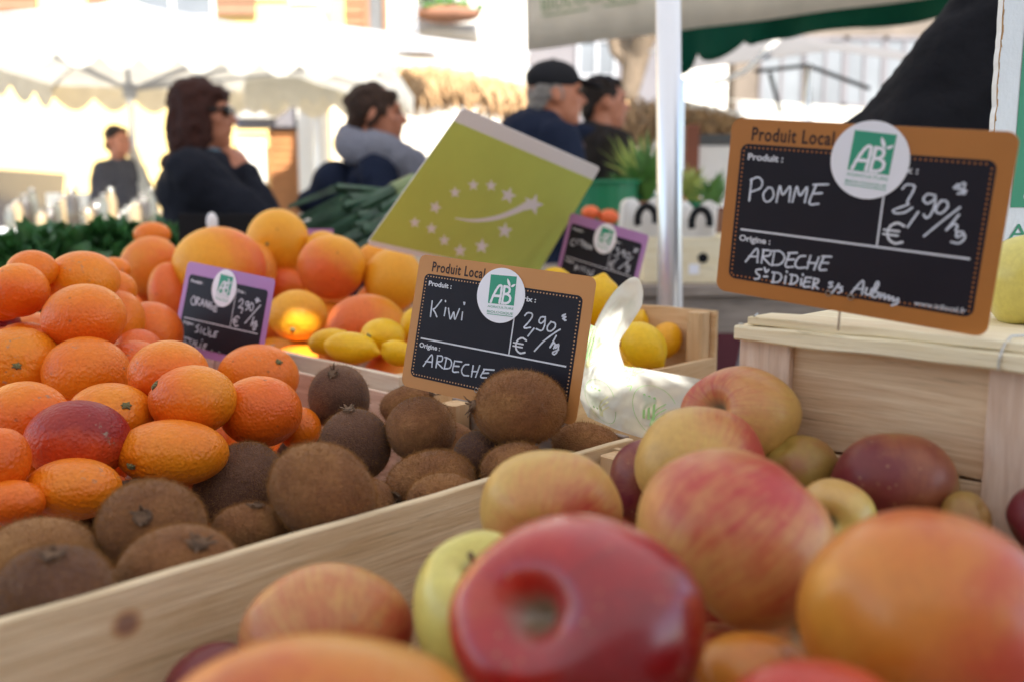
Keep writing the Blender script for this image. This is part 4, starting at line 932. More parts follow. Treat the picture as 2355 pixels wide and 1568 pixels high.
# ------------------------------------------------------------------ people
SK = dict(a=lin((196, 142, 116)), b=lin((186, 128, 100)))
M['skin'] = simple("skin", lin((176, 112, 84)), .5, .08, 30)
M['skin_pale'] = simple("skin pale", lin((206, 152, 130)), .5, .08, 30)
M['lips'] = simple("lips", lin((168, 88, 80)), .4, .05)
M['eye'] = simple("eye", lin((60, 50, 45)), .2)
def hairmat(n, c): return simple(n, c, .6, .35, 60, .5, 160, spec=.2)
M['hair_red'] = hairmat("auburn hair", (.040, .011, .007)); M['hair_brown'] = hairmat("brown hair", (.04, .02, .013)); M['hair_dark'] = hairmat("dark hair", (.02, .013, .011)); M['hair_grey'] = hairmat("greying hair", (.22, .2, .19))
M['coat_black'] = cloth("black wool coat", (.011, .012, .019)); M['coat_navy'] = cloth("navy coat", (.010, .015, .035)); M['coat_brown'] = cloth("dark brown coat", (.022, .017, .015))
M['coat_grey'] = cloth("grey jacket", (.052, .05, .058)); M['trousers'] = cloth("dark trousers", (.02, .022, .03)); M['scarf_grey'] = cloth("grey scarf", lin((128, 128, 140)), scale=30, bump=.6)
M['scarf_blue'] = cloth("blue grey scarf", lin((94, 112, 124))); M['cap'] = cloth("dark cap", (.018, .018, .022)); M['pink_lining'] = cloth("pinkish band", lin((128, 104, 104)))
M['shades'] = simple("sunglasses", (.01, .01, .01), .15); M['black_wool'] = cloth("black jumper", (.008, .008, .011)); M['shoe'] = simple("shoe", (.02, .018, .016), .5)
M['bag_brown'] = simple("brown leather", lin((92, 64, 46)), .5)
def blobs(parent, name, mat, parts, xf, vox, disp=None, sm=3):
    b = MB()
    for p in parts:
        if p[0] == 'c': b.caps(p[1], p[2], p[3], p[4])
        else: b.ell(p[1], p[2], p[3] if len(p) > 3 else None)
    V = np.concatenate(b.v); V = V@xf.T
    o = mesh_obj(name, V, b.f, mat, parent, True)
    remesh(o, vox, sm, .5, disp); o.data.materials.clear() if False else None
    if not o.data.materials: o.data.materials.append(mat)
    for q in o.data.polygons: q.use_smooth = True
    return o
def person(loc, H, yaw, label, coat, hair=None, arms=None, look=0, lean=0, hunch=None, clothes='coat', skin='skin', group=None, trousers='trousers', girth=1.0, head_dn=0, vox=.0085):
    """loc: point between the feet (x, y); yaw: 0 faces away from us (+Y), -90 faces right; arms: [(elbow, hand)] right then left in body axes"""
    root = thing('person', (loc[0], loc[1], 0), label, 'person', group)
    a = math.radians(yaw); R = np.array([[math.cos(a), -math.sin(a), 0], [math.sin(a), math.cos(a), 0], [0, 0, 1.]])
    hd = np.array([0, lean*1.25, H-.118-head_dn]); la = math.radians(look); RL = np.array([[math.cos(la), -math.sin(la), 0], [math.sin(la), math.cos(la), 0], [0, 0, 1.]])
    h = lambda x, y, z: hd+RL@np.array([x, y, z])
    sh = H-.30; hip = .52*H; g = girth
    A = arms or [((.24, .02, sh-.28), (.22, .12, sh-.52)), ((-.24, .02, sh-.28), (-.22, .12, sh-.52))]
    S = [('e', h(0, -.012, .022), (.074, .093, .098), RL), ('e', h(0, .032, -.04), (.056, .066, .082), RL), ('c', h(0, .088, .012), h(0, .112, -.022), .009, .013), ('c', h(-.03, .079, .034), h(.03, .079, .034), .014, .014),
         ('e', h(0, .088, -.05), (.024, .014, .008), RL), ('e', h(0, .087, -.062), (.021, .013, .007), RL), ('e', h(0, .074, -.092), (.024, .022, .02), RL), ('e', h(.036, .06, -.02), (.024, .024, .026), RL), ('e', h(-.036, .06, -.02), (.024, .024, .026), RL),
         ('e', h(.076, -.012, -.008), (.010, .020, .032), RL), ('e', h(-.076, -.012, -.008), (.010, .020, .032), RL), ('c', h(0, -.02, -.07), (0, lean*1.0-.015, H-.29), .054, .062),
         ('e', (0, lean*.8, sh-.06), (.17*g, .095*g, .12)), ('e', (0, lean*.4, (sh+hip)/2+.02), (.14*g, .10*g, .22)), ('e', (0, 0, hip+.02), (.155*g, .105*g, .13))]
    for sx, (el, hn) in ((1, A[0]), (-1, A[1])):
        shp = np.array([sx*.175*g, lean*.9, sh-.02]); el = np.array(el, float); hn = np.array(hn, float)
        S += [('c', shp, el, .046, .036), ('c', el, hn, .036, .024)]
        d = hn-el; d /= np.linalg.norm(d); up = np.array([0, 0, 1.]) if abs(d[2]) < .8 else np.array([0, 1., 0]); w_ = np.cross(d, up); w_ /= np.linalg.norm(w_); n_ = np.cross(w_, d)
        pc = hn+d*.045; S.append(('e', pc, (.042, .015, .048), np.stack([w_, n_, d], 1)))
        for q in range(4):
            L = (.070, .080, .075, .058)[q]; o = hn+d*.082+w_*(-.030+.020*q); m1 = o+d*L*.5-n_*.012; e1 = m1+d*L*.32-n_*L*.38
            S += [('c', o, m1, .0095, .0088), ('c', m1, e1, .0088, .0075)]
        o = hn+d*.02-w_*.034; m1 = o-w_*.022+d*.03-n_*.012; S += [('c', o, m1, .012, .0105), ('c', m1, m1+d*.03-n_*.01, .0105, .009)]
    for sx in (1, -1):
        kn, an = (sx*.10, .02+sx*.04, .28*H), (sx*.10, sx*.07, .055*H)
        S += [('c', (sx*.09, 0, hip), kn, .078*g, .052), ('c', kn, an, .052, .038), ('c', an, (sx*.10, sx*.07+.14, .035), .038, .034)]
    body = blobs(root, 'body', M[skin], S, R, vox)
    # eyes, brows
    for sx in (1, -1):
        b = MB(); b.ell(h(sx*.030, .083, .012), (.013, .008, .007), RL, 10, 6); V = np.concatenate(b.v)@R.T; mesh_obj('eye', V, b.f, M['eye'], root, True)
    # clothes
    Cc = [('e', (0, lean*.8-.01, sh-.09), (.205*g, .135*g, .15)), ('e', (0, lean*.9, sh+.005), (.165*g, .095, .06)), ('e', (0, lean*.4, (sh+hip)/2), (.175*g, .145*g, .27)), ('e', (0, 0, hip), (.19*g, .15*g, .20)), ('c', (0, lean-.02, H-.315), (0, lean*.9, H-.33), .083, .10)]
    if hunch: Cc += [('e', (0, hunch[0], H+hunch[1]), (.17*g, .13, .10)), ('e', (0, hunch[0]-.03, H+hunch[1]-.10), (.19*g, .15, .13))]
    if clothes == 'coat': Cc += [('c', (.06, 0, hip-.02), (.07, .01, hip-.26), .13*g, .13*g), ('c', (-.06, 0, hip-.02), (-.07, .01, hip-.26), .13*g, .13*g)]
    for sx, (el, hn) in ((1, A[0]), (-1, A[1])):
        shp = np.array([sx*.175*g, lean*.9, sh-.03]); el = np.array(el, float); hn = np.array(hn, float); Cc += [('c', shp, el, .076*g, .064), ('c', el, hn-(hn-el)*.06, .064, .048)]
    blobs(root, {'coat': 'coat', 'jacket': 'jacket', 'jumper': 'jumper'}[clothes], M[coat], Cc, R, .012, (.04, .10), 2)
    Tt = []
    for sx in (1, -1):
        Tt += [('c', (sx*.09, 0, hip-.02), (sx*.10, .02+sx*.04, .28*H), .10*g, .07), ('c', (sx*.10, .02+sx*.04, .28*H), (sx*.10, sx*.07, .07*H), .07, .055)]
        b_ = [('c', (sx*.10, sx*.07-.02, .05), (sx*.10, sx*.07+.16, .04), .05, .045), ('c', (sx*.10, sx*.07-.01, .09), (sx*.10, sx*.07, .05), .05, .05)]
        blobs(root, 'shoe', M['shoe'], b_, R, .012)
    blobs(root, 'trousers', M[trousers], Tt, R, .016, (.015, .06), 2)
    if hair:
        kind, hm = hair; X = []
        if kind == 'bob':
            X = [('e', h(0, -.026, .034), (.088, .105, .102), RL), ('e', h(0, .050, .068), (.066, .042, .036), RL), ('e', h(.074, -.014, -.055), (.030, .062, .105), RL), ('e', h(-.074, -.014, -.055), (.030, .062, .105), RL), ('e', h(0, -.082, -.065), (.082, .052, .125), RL),
                 ('e', h(.05, -.10, -.165), (.036, .045, .03), RL), ('e', h(-.05, -.10, -.165), (.036, .045, .03), RL), ('e', h(0, -.128, -.175), (.045, .034, .020), RL)]
        elif kind == 'bun':
            X = [('e', h(0, -.024, .034), (.082, .100, .094), RL), ('e', h(0, .045, .070), (.060, .038, .030), RL), ('e', h(0, -.085, -.03), (.060, .040, .075), RL), ('e', h(0, -.108, .05), (.032, .030, .030), RL), ('c', h(.074, .02, .03), h(.074, -.03, -.05), .016, .012), ('c', h(-.074, .02, .03), h(-.074, -.03, -.05), .016, .012)]
        elif kind == 'short':
            X = [('e', h(0, -.024, .036), (.080, .097, .090), RL), ('e', h(0, .035, .080), (.058, .040, .024), RL), ('e', h(0, -.080, -.025), (.060, .030, .062), RL)]
        elif kind == 'fringe':
            X = [('e', h(0, -.026, .008), (.079, .088, .062), RL), ('e', h(0, -.080, -.03), (.058, .028, .055), RL)]
        blobs(root, 'hair', M[hm], X, R, .008, (.028, .035), 1)
    return root, R, h
def extra(root, R, name, mat, parts, vox=.008, disp=None): return blobs(root, name, M[mat], parts, R, vox, disp, 2)
def foot(u, v, d): p = P(u, v, d); return (p[0], p[1])
def make_people():
    # woman with auburn bob, hand at her chin
    d = 3.3; top = P(475, 182, d)[2]; x, y = foot(468, 262, d); H = top-.012; sh = H-.30
    root, R, h = person((x, y), H, -86, "woman with auburn bob and sunglasses in a black coat, hand at her chin", 'coat_black', ('bob', 'hair_red'), [((.17, .27, sh-.24), (.045, .150, H-.325)), ((-.20, .16, sh-.30), (-.10, .36, sh-.24))], girth=1.2, skin='skin')
    extra(root, R, 'sunglasses', 'shades', [('e', h(.034, .094, .014), (.029, .012, .022)), ('e', h(-.034, .094, .014), (.029, .012, .022)), ('c', h(-.02, .1, .018), h(.02, .1, .018), .005, .005), ('c', h(.06, .085, .018), h(.082, -.01, .012), .006, .005), ('c', h(-.06, .085, .018), h(-.082, -.01, .012), .006, .005)], .005)
    extra(root, R, 'scarf', 'scarf_blue', [('c', h(.06, .04, -.15), h(-.06, .04, -.15), .035, .035), ('c', h(.08, .0, -.15), h(.04, .09, -.20), .033, .03), ('c', h(.04, .09, -.2), h(.03, .10, -.28), .03, .03)], .01)
    hand = R@np.array([-.10, .40, sh-.27]); b = MB(); q = np.array([x, y, 0])+hand
    b.ell(q+[0.03, 0, -.02], (.085, .05, .05)); b.tube([q+[-.03, 0, .0], q+[-.01, 0, .06], q+[.03, 0, .02]], .012, 8)
    hb = b.build('handbag', M['bag_brown']); tag(hb, "small brown handbag held out in front of the woman with sunglasses", 'handbag')
    # woman in a grey scarf
    d = 3.6; top = P(870, 192, d)[2]; x, y = foot(868, 262, d); H = top-.008; sh = H-.30
    root, R, h = person((x, y), H, -84, "woman with pinned-up brown hair and thick grey scarf in a navy jacket", 'coat_navy', ('bun', 'hair_brown'), None, clothes='jacket', girth=.95)
    sc_ = [('c', (.15*math.cos(a), .13*math.sin(a)+.02, H-.275-.05*math.sin(a)+.02*math.cos(3*a)), (.15*math.cos(a+.4), .13*math.sin(a+.4)+.02, H-.275-.05*math.sin(a+.4)+.02*math.cos(3*a)), .066, .062) for a in np.arange(0, 6.28, .4)]
    sc_ += [('c', (.13*math.cos(a), .11*math.sin(a), H-.25-.03*math.sin(a)), (.13*math.cos(a+.4), .11*math.sin(a+.4), H-.25-.03*math.sin(a+.4)), .05, .05) for a in np.arange(0, 6.28, .4)]
    extra(root, R, 'scarf', 'scarf_grey', sc_, .012, (.02, .05))
    extra(root, R, 'hood', 'coat_navy', [('e', (0, -.17, H-.40), (.12, .10, .11)), ('e', (0, -.25, H-.46), (.10, .08, .06))], .012)
    extra(root, R, 'bag_strap', 'scarf_grey', [('c', (.12, -.06, H-.28), (.19, .04, H-.50), .012, .012), ('c', (.19, .04, H-.50), (.19, .06, H-.66), .012, .012)], .006)
    # man in the dark cap
    d = 3.45; top = P(1272, 134, d)[2]; x, y = foot(1222, 250, d); H = top+.01; sh = H-.30
    root, R, h = person((x, y), H, -80, "grey-haired man in a dark baseball cap and navy coat, bending forward", 'coat_navy', ('fringe', 'hair_grey'), [((.23, .14, sh-.28), (.16, .36, sh-.30)), ((-.23, .14, sh-.28), (-.16, .36, sh-.30))], lean=.075, hunch=(-.0, -.295), girth=1.0, head_dn=.03, skin='skin')
    extra(root, R, 'cap', 'cap', [('e', h(0, -.014, .062), (.087, .105, .068)), ('c', h(0, -.012, .128), h(0, -.012, .130), .008, .008), ('e', h(0, .118, .045), (.066, .072, .010), np.array([[1, 0, 0], [0, .96, .28], [0, -.28, .96]]))], .007)
    extra(root, R, 'collar', 'coat_navy', [('c', (.085*math.cos(a), .085*math.sin(a)+lean_, H-.30-.02*math.sin(a)), (.085*math.cos(a+.5), .085*math.sin(a+.5)+lean_, H-.30-.02*math.sin(a+.5)), .035, .035) for lean_ in (.065,) for a in np.arange(0, 6.28, .5)], .01)
    # younger man behind
    d = 4.1; top = P(1390, 172, d)[2]; x, y = foot(1366, 250, d); H = top-.005; sh = H-.30
    root, R, h = person((x, y), H, -76, "short-haired man in a dark brown coat with navy hood, beyond the cap wearer", 'coat_brown', ('short', 'hair_dark'), None, lean=.04, hunch=(-.02, -.30), girth=1.12, skin='skin')
    extra(root, R, 'hood', 'coat_navy', [('c', (.11*math.cos(a), .11*math.sin(a)-.02, H-.29-.03*math.sin(a)), (.11*math.cos(a+.5), .11*math.sin(a+.5)-.02, H-.29-.03*math.sin(a+.5)), .055, .055) for a in np.arange(0, 6.28, .5)], .012)
    extra(root, R, 'hood_lining', 'pink_lining', [('c', (.15*math.cos(a), .14*math.sin(a)-.02, H-.345-.035*math.sin(a)), (.15*math.cos(a+.5), .14*math.sin(a+.5)-.02, H-.345-.035*math.sin(a+.5)), .03, .03) for a in np.arange(0, 6.28, .5)], .012)
    # man far left
    d = 6.9; top = P(283, 288, d)[2]; x, y = foot(272, 320, d); H = top-.005; sh = H-.30
    root, R, h = person((x, y), H, -118, "man in a grey jacket standing far back beside the white parasol pole", 'coat_grey', ('short', 'hair_dark'), None, clothes='jacket', girth=.92, vox=.012)
    # stallholder at the right, dressed in black
    x, y = .93, 1.30; H = 1.78; sh = H-.30
    root, R, h = person((x, y), H, 160, "stallholder in black leaning over, cut off at the top right", 'black_wool', ('short', 'hair_dark'), [((.44, .13, 1.17), (.36, .34, 1.02)), ((-.30, .10, 1.15), (-.25, .36, 1.05))], clothes='jumper', lean=.05, girth=1.15, vox=.010)
    extra(root, R, 'sleeve_fold', 'black_wool', [('c', (.18, .04, 1.50), (.30, .10, 1.34), .10, .095), ('c', (.30, .10, 1.34), (.41, .14, 1.18), .095, .085), ('c', (.10, .03, 1.42), (.24, .08, 1.2), .15, .13)], .012, (.06, .13))
    for f in (0,): pass
# ------------------------------------------------------------------ the place
def at(u, v, y):
    r = ray(u, v); return CAM+r*(y/r[1])
M['paving'] = simple("paving", (.17, .16, .15), .85, .15, 3, .3, 40)
M['wall_cream'] = simple("cream render", lin((238, 206, 136)), .9, .05, 2, .2, 30); M['wall_white'] = simple("white render", lin((228, 222, 210)), .9, .05, 2)
M['wall_grey'] = simple("grey lilac render with shade", lin((112, 108, 110)), .95, .1, 1.5, .2, 20); M['wall_stone_shade'] = simple("stone wall with shade in colour", lin((104, 94, 84)), .95, .3, 1.2, .5, 20)  # house walls darkened in colour to stand in for shade
M['roof_tile'] = simple("clay tiles", lin((170, 112, 76)), .85, .25, 12); M['shutter'] = simple("brown shutter", lin((140, 104, 78)), .7, .12, 8)
M['glass'] = simple("window glass", (.16, .17, .18), .3, .2, 1, spec=.5); M['awn_white'] = cloth("white awning canvas", (.82, .80, .74), trans=.62, bump=.1)
M['awn_cream'] = cloth("cream awning canvas", (.72, .66, .52), trans=.35, bump=.1); M['frame_dark'] = simple("dark metal", (.05, .05, .05), .5)
M['frame_grey'] = simple("grey painted metal", (.36, .36, .37), .5); M['green_canvas'] = cloth("green canvas", lin((6, 78, 58)), trans=.2, bump=.2)
M['banner'] = cloth("off-white banner", lin((226, 218, 204)), trans=.25, bump=.1); M['banner_ink'] = simple("faded green print", lin((128, 150, 108)), .8, .1)
M['sheet_grey'] = cloth("greyish sheet", (.22, .205, .19), trans=.3)
M['straw'] = simple("dry straw", lin((178, 142, 100)), .9, .45, 30); M['bark'] = simple("plane tree bark", lin((112, 96, 78)), .9, .3, 8, .6, 20)
M['leek'] = simple("leek green", lin((46, 74, 52)), .4, .6, 22); M['leek_pale'] = simple("leek pale", lin((128, 142, 96)), .5, .2, 20)
M['leaf_dark'] = simple("spinach leaf", lin((52, 98, 48)), .4, .6, 24); M['leaf_mid'] = simple("leaf mid", lin((70, 112, 46)), .5, .3, 20); M['leaf_lime'] = simple("leaf lime", lin((150, 160, 80)), .55, .25, 12)
M['cloth_table'] = cloth("white tablecloth", (.78, .78, .78)); M['yellow_plastic'] = simple("yellow plastic", lin((226, 166, 40)), .4, .05)
M['green_plastic'] = simple("green plastic", lin((14, 112, 74)), .4, .06); M['carrot'] = simple("orange squash skin", lin((226, 98, 44)), .5, .12, 10)
M['glass_jar'] = simple("jar glass", (.12, .12, .10), .06, .3, 3, spec=1); M['jar_lid'] = simple("metal lid", (.35, .34, .32), .15, .05, metal=1)
M['jar_dark'] = simple("dark jar", (.05, .04, .03), .08, .2, spec=1); M['jar_amber'] = simple("amber jar", (.30, .22, .12), .08, .2, spec=1)
M['white_plastic'] = simple("white plastic sack", lin((214, 208, 202)), .5, .04, 20); M['plum'] = simple("dark red cloth", (.09, .012, .02), .8)
M['car_grey'] = simple("grey car paint", (.12, .12, .14), .2, .05, 2, spec=.8); M['flower_pot'] = simple("terracotta", lin((128, 88, 66)), .8)
M['post_brown'] = simple("brown post", lin((120, 66, 44)), .7, .1); M['brick_brown'] = simple("brown boards", lin((178, 120, 72)), .8, .15, 4)

def make_ground():
    b = MB(); b.grid(lambda i, j: np.array([-70+140*i, -40+130*j, 0]), 4, 4); g = b.build('ground', M['paving']); tag(g, kind='structure', label=None)
def tables():
    root = thing('stall_table', W(.5, .9, -1.2), "long wooden stall table the fruit crates stand on", 'table')
    b = MB(); n = 9
    for i in range(n):
        s0 = -.12+i*1.14/n; b.obox(W(s0, -.62, -.329), W(0, 3.3, 0)-W(0, 0, 0), W(1.14/n-.004, 0, 0)-W(0, 0, 0), (0, 0, .024), seg=6, jit=.0008, seed=i)
    b.build('table_top', M['wood_grey'], root)
    for s in (-.05, .95):
        for t in (-.5, .9, 2.5):
            b = MB(); b.obox(W(s-.03, t-.03, -1.2), (0, 0, .868), W(.06, 0, 0)-W(0, 0, 0), W(0, .06, 0)-W(0, 0, 0), seed=int(s*10+t)); b.build('leg', M['wood_grey'], root)
def window(parent, c, w, h, yn, shut=None, mat='shutter', frame='wall_white'):
    """window facing -Y at x centre c[0], sill height c[1], wall face yn"""
    x, z = c; b = MB()
    for x0, x1, z0, z1 in ((x-w/2-.05, x+w/2+.05, z+h, z+h+.07), (x-w/2-.05, x+w/2+.05, z-.07, z), (x-w/2-.05, x-w/2, z, z+h), (x+w/2, x+w/2+.05, z, z+h), (x-.025, x+.025, z, z+h)): b.box(x0, x1, yn-.05, yn+.02, z0, z1)
    f = b.build('window', M[frame], parent); b = MB(); b.box(x-w/2+.001, x+w/2-.001, yn-.02, yn-.006, z+.001, z+h-.001); b.build('pane', M['glass'], f)
    if shut:
        for sx in (-1, 1):
            b = MB(); x0 = x+sx*(w/2+.06) if sx > 0 else x-w/2-.06-w*.5
            for q in range(10): b.box(x0, x0+w*.5, yn-.075-.01*(q % 2), yn-.04, z+h*q/10, z+h*(q+1)/10-.012)
            b.box(x0, x0+w*.5, yn-.04, yn-.02, z, z+h); b.build('shutter', M[mat], parent)
def building(label, x0, x1, y0, y1, h, mat, roof=True):
    root = thing('building', ((x0+x1)/2, y0, 0), label, 'building')
    b = MB(); b.box(x0, x1, y0, y1, 0, h); b.build('wall', M[mat], root)
    if roof: b = MB(); b.box(x0-.3, x1+.3, y0-.4, y1+.3, h, h+.22); b.build('roof', M['roof_tile'], root)
    return root
def buildings():
    Y = 11.
    r = building("cream house with brown shutters beyond the left parasol", -16, at(690, 300, Y)[0], Y, Y+8, 7.5, 'wall_cream')
    for u, z in ((-100, 3.4), (400, 3.35), (620, 3.6)): window(r, (at(u, 40, Y)[0], z), .9, 1.4, Y, True)
    window(r, (-9, .9), 1.1, 1.3, Y, True)
    # shop front: brown boards, sign panel, lit glass
    r = thing('shop_front', at(620, 470, Y-.5)*[1, 1, 0], "shop front of orange-brown boards under a grey panel", 'shop front')
    xa, xb, xc = at(548, 300, Y-.5)[0], at(618, 300, Y-.5)[0], at(682, 300, Y-.5)[0]; zt = at(600, 252, Y-.5)[2]; zm = at(600, 298, Y-.5)[2]
    b = MB(); b.box(xa, xc+.02, Y-.62, Y-.45, zm, zt+.1); b.build('grey_panel', M['wall_grey'], r)
    b = MB()
    for q in range(26): b.box(xb, xc, Y-.53-.012*(q % 2), Y-.48, q*zm/26, (q+1)*zm/26-.02)
    b.box(xb, xc, Y-.48, Y-.46, 0, zm); b.build('board_panel', M['brick_brown'], r)
    b = MB(); b.box(xa, xb-.05, Y-.5, Y-.46, .0, zm-.05); b.build('white_panel', M['wall_white'], r)
    b = MB(); b.box(at(550, 270, Y-.7)[0], at(634, 270, Y-.7)[0], Y-.72, Y-.64, at(550, 272, Y-.7)[2], at(550, 258, Y-.7)[2]); b.build('lamp_bar', M['awn_white'], r)
    r = thing('pilaster', at(712, 470, Y-.8)*[1, 1, 0], "white square pillar right of the brown boards", 'pillar')
    b = MB(); b.box(at(684, 300, Y-.8)[0], at(742, 300, Y-.8)[0], Y-.8, Y-.45, 0, 3.3); b.build('shaft', M['wall_white'], r)
    b = MB(); b.box(at(678, 300, Y-.8)[0], at(748, 300, Y-.8)[0], Y-.86, Y-.45, 3.3, 3.45); b.build('capital', M['wall_white'], r)
    # middle house with balcony
    Y2 = 13.
    r = building("white house with a balcony and flower trough, top centre", at(690, 100, Y2)[0]+.05, at(1212, 100, Y2)[0], Y2, Y2+8, 9, 'wall_white')
    X = lambda u: at(u, 50, Y2)[0]; Z = lambda v: at(900, v, Y2)[2]
    b = MB(); b.box(X(700), X(795), Y2-.06, Y2-.003, 2.6, 6.5); b.build('cream_render', M['wall_cream'], r)
    b = MB()
    for q in range(14): b.box(X(798), X(838), Y2-.10-.012*(q % 2), Y2-.05, Z(112)+q*.14, Z(112)+q*.14+.125)
    b.build('shutter', M['shutter'], r)
    b = MB(); b.box(X(840), X(852), Y2-.12, Y2-.003, Z(120), Z(120)+2.2); b.box(X(884), X(892), Y2-.12, Y2-.003, Z(120), Z(120)+2.2); b.build('window_frame', M['shutter'], r)
    b = MB(); b.box(X(852), X(884), Y2-.05, Y2-.003, Z(120), Z(120)+2.2); b.build('pane', M['glass'], r)
    b = MB(); b.box(X(965), X(1048), Y2-.05, Y2-.003, Z(60), Z(60)+2.0); b.build('balcony_door', M['wall_grey'], r)
    b = MB()
    for q in range(16): x = X(962)+q*(X(1100)-X(962))/15; b.tube([(x, Y2-.7, Z(80)), (x, Y2-.7, Z(80)+.9)], .012, 5)
    b.tube([(X(962), Y2-.7, Z(80)+.9), (X(1100), Y2-.7, Z(80)+.9)], .02, 6); b.box(X(960), X(1102), Y2-.75, Y2-.003, Z(80)-.1, Z(80)); b.build('balcony', M['frame_grey'], r)
    b = MB(); b.ell((X(1042), Y2-.95, Z(66)), (.42, .18, .11)); b.build('flower_trough', M['flower_pot'], r)
    b = MB(); rr = np.random.default_rng(5)
    for q in range(60): p = np.array([X(1042)+rr.normal(0, .22), Y2-.95+rr.normal(0, .07), Z(58)+abs(rr.normal(0, .16))]); b.ell(p, (.05, .04, .03), None, 6, 4)
    b.build('flowers', M['leaf_mid'], r)['kind'] = 'stuff'
    b = MB(); b.tube([(X(1018)+.16*math.cos(a), Y2-.9, Z(32)+.19*math.sin(a)) for a in np.linspace(0, 6.3, 16)], .035, 6); b.build('wreath', M['frame_dark'], r)
    # grey house right
    Y3 = 14.
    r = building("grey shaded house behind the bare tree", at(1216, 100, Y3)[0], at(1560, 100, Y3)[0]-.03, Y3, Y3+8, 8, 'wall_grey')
    window(r, (at(1372, 150, Y3)[0], at(1372, 172, Y3)[2]), .5, .45, Y3, frame='frame_grey'); window(r, (at(1290, 60, Y3)[0], 4.2), .8, 1.3, Y3, True, 'frame_grey', 'frame_grey')
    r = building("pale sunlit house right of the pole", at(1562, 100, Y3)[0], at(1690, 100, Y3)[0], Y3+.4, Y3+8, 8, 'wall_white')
    window(r, (at(1625, 60, Y3)[0], 3.6), .7, 1.2, Y3+.4, True, 'frame_grey')
    r = building("brownish stone houses under the green valance", at(1692, 100, 17)[0], 16, 17, 24, 6.6, 'wall_stone_shade')
    for u in (1800, 1900, 1990, 2080, 2300): 
        window(r, (at(u, 100, 17)[0], 3.0), .7, 1.1, 17, frame='wall_grey'); 
    for u in (1740, 1850, 1960): window(r, (at(u, 100, 17)[0], .9), .8, 1.2, 17, True, 'wall_grey', 'frame_grey')
def scallop(b, p, q, drop, n, amp, seg=10, up=None, thick=.004):
    """hanging valance from p to q with a scalloped lower edge"""
    p, q = np.asarray(p, float), np.asarray(q, float); N = n*seg
    def f(i, j):
        x = p+(q-p)*i; a = abs(math.sin(math.pi*n*i)); z = drop*(1-j)+0
        low = drop+amp*a; return x+np.array([0, 0, -low*j])+np.array([0, .02*math.sin(i*n*math.pi*.7), 0])*j
    b.grid(f, N, 4)
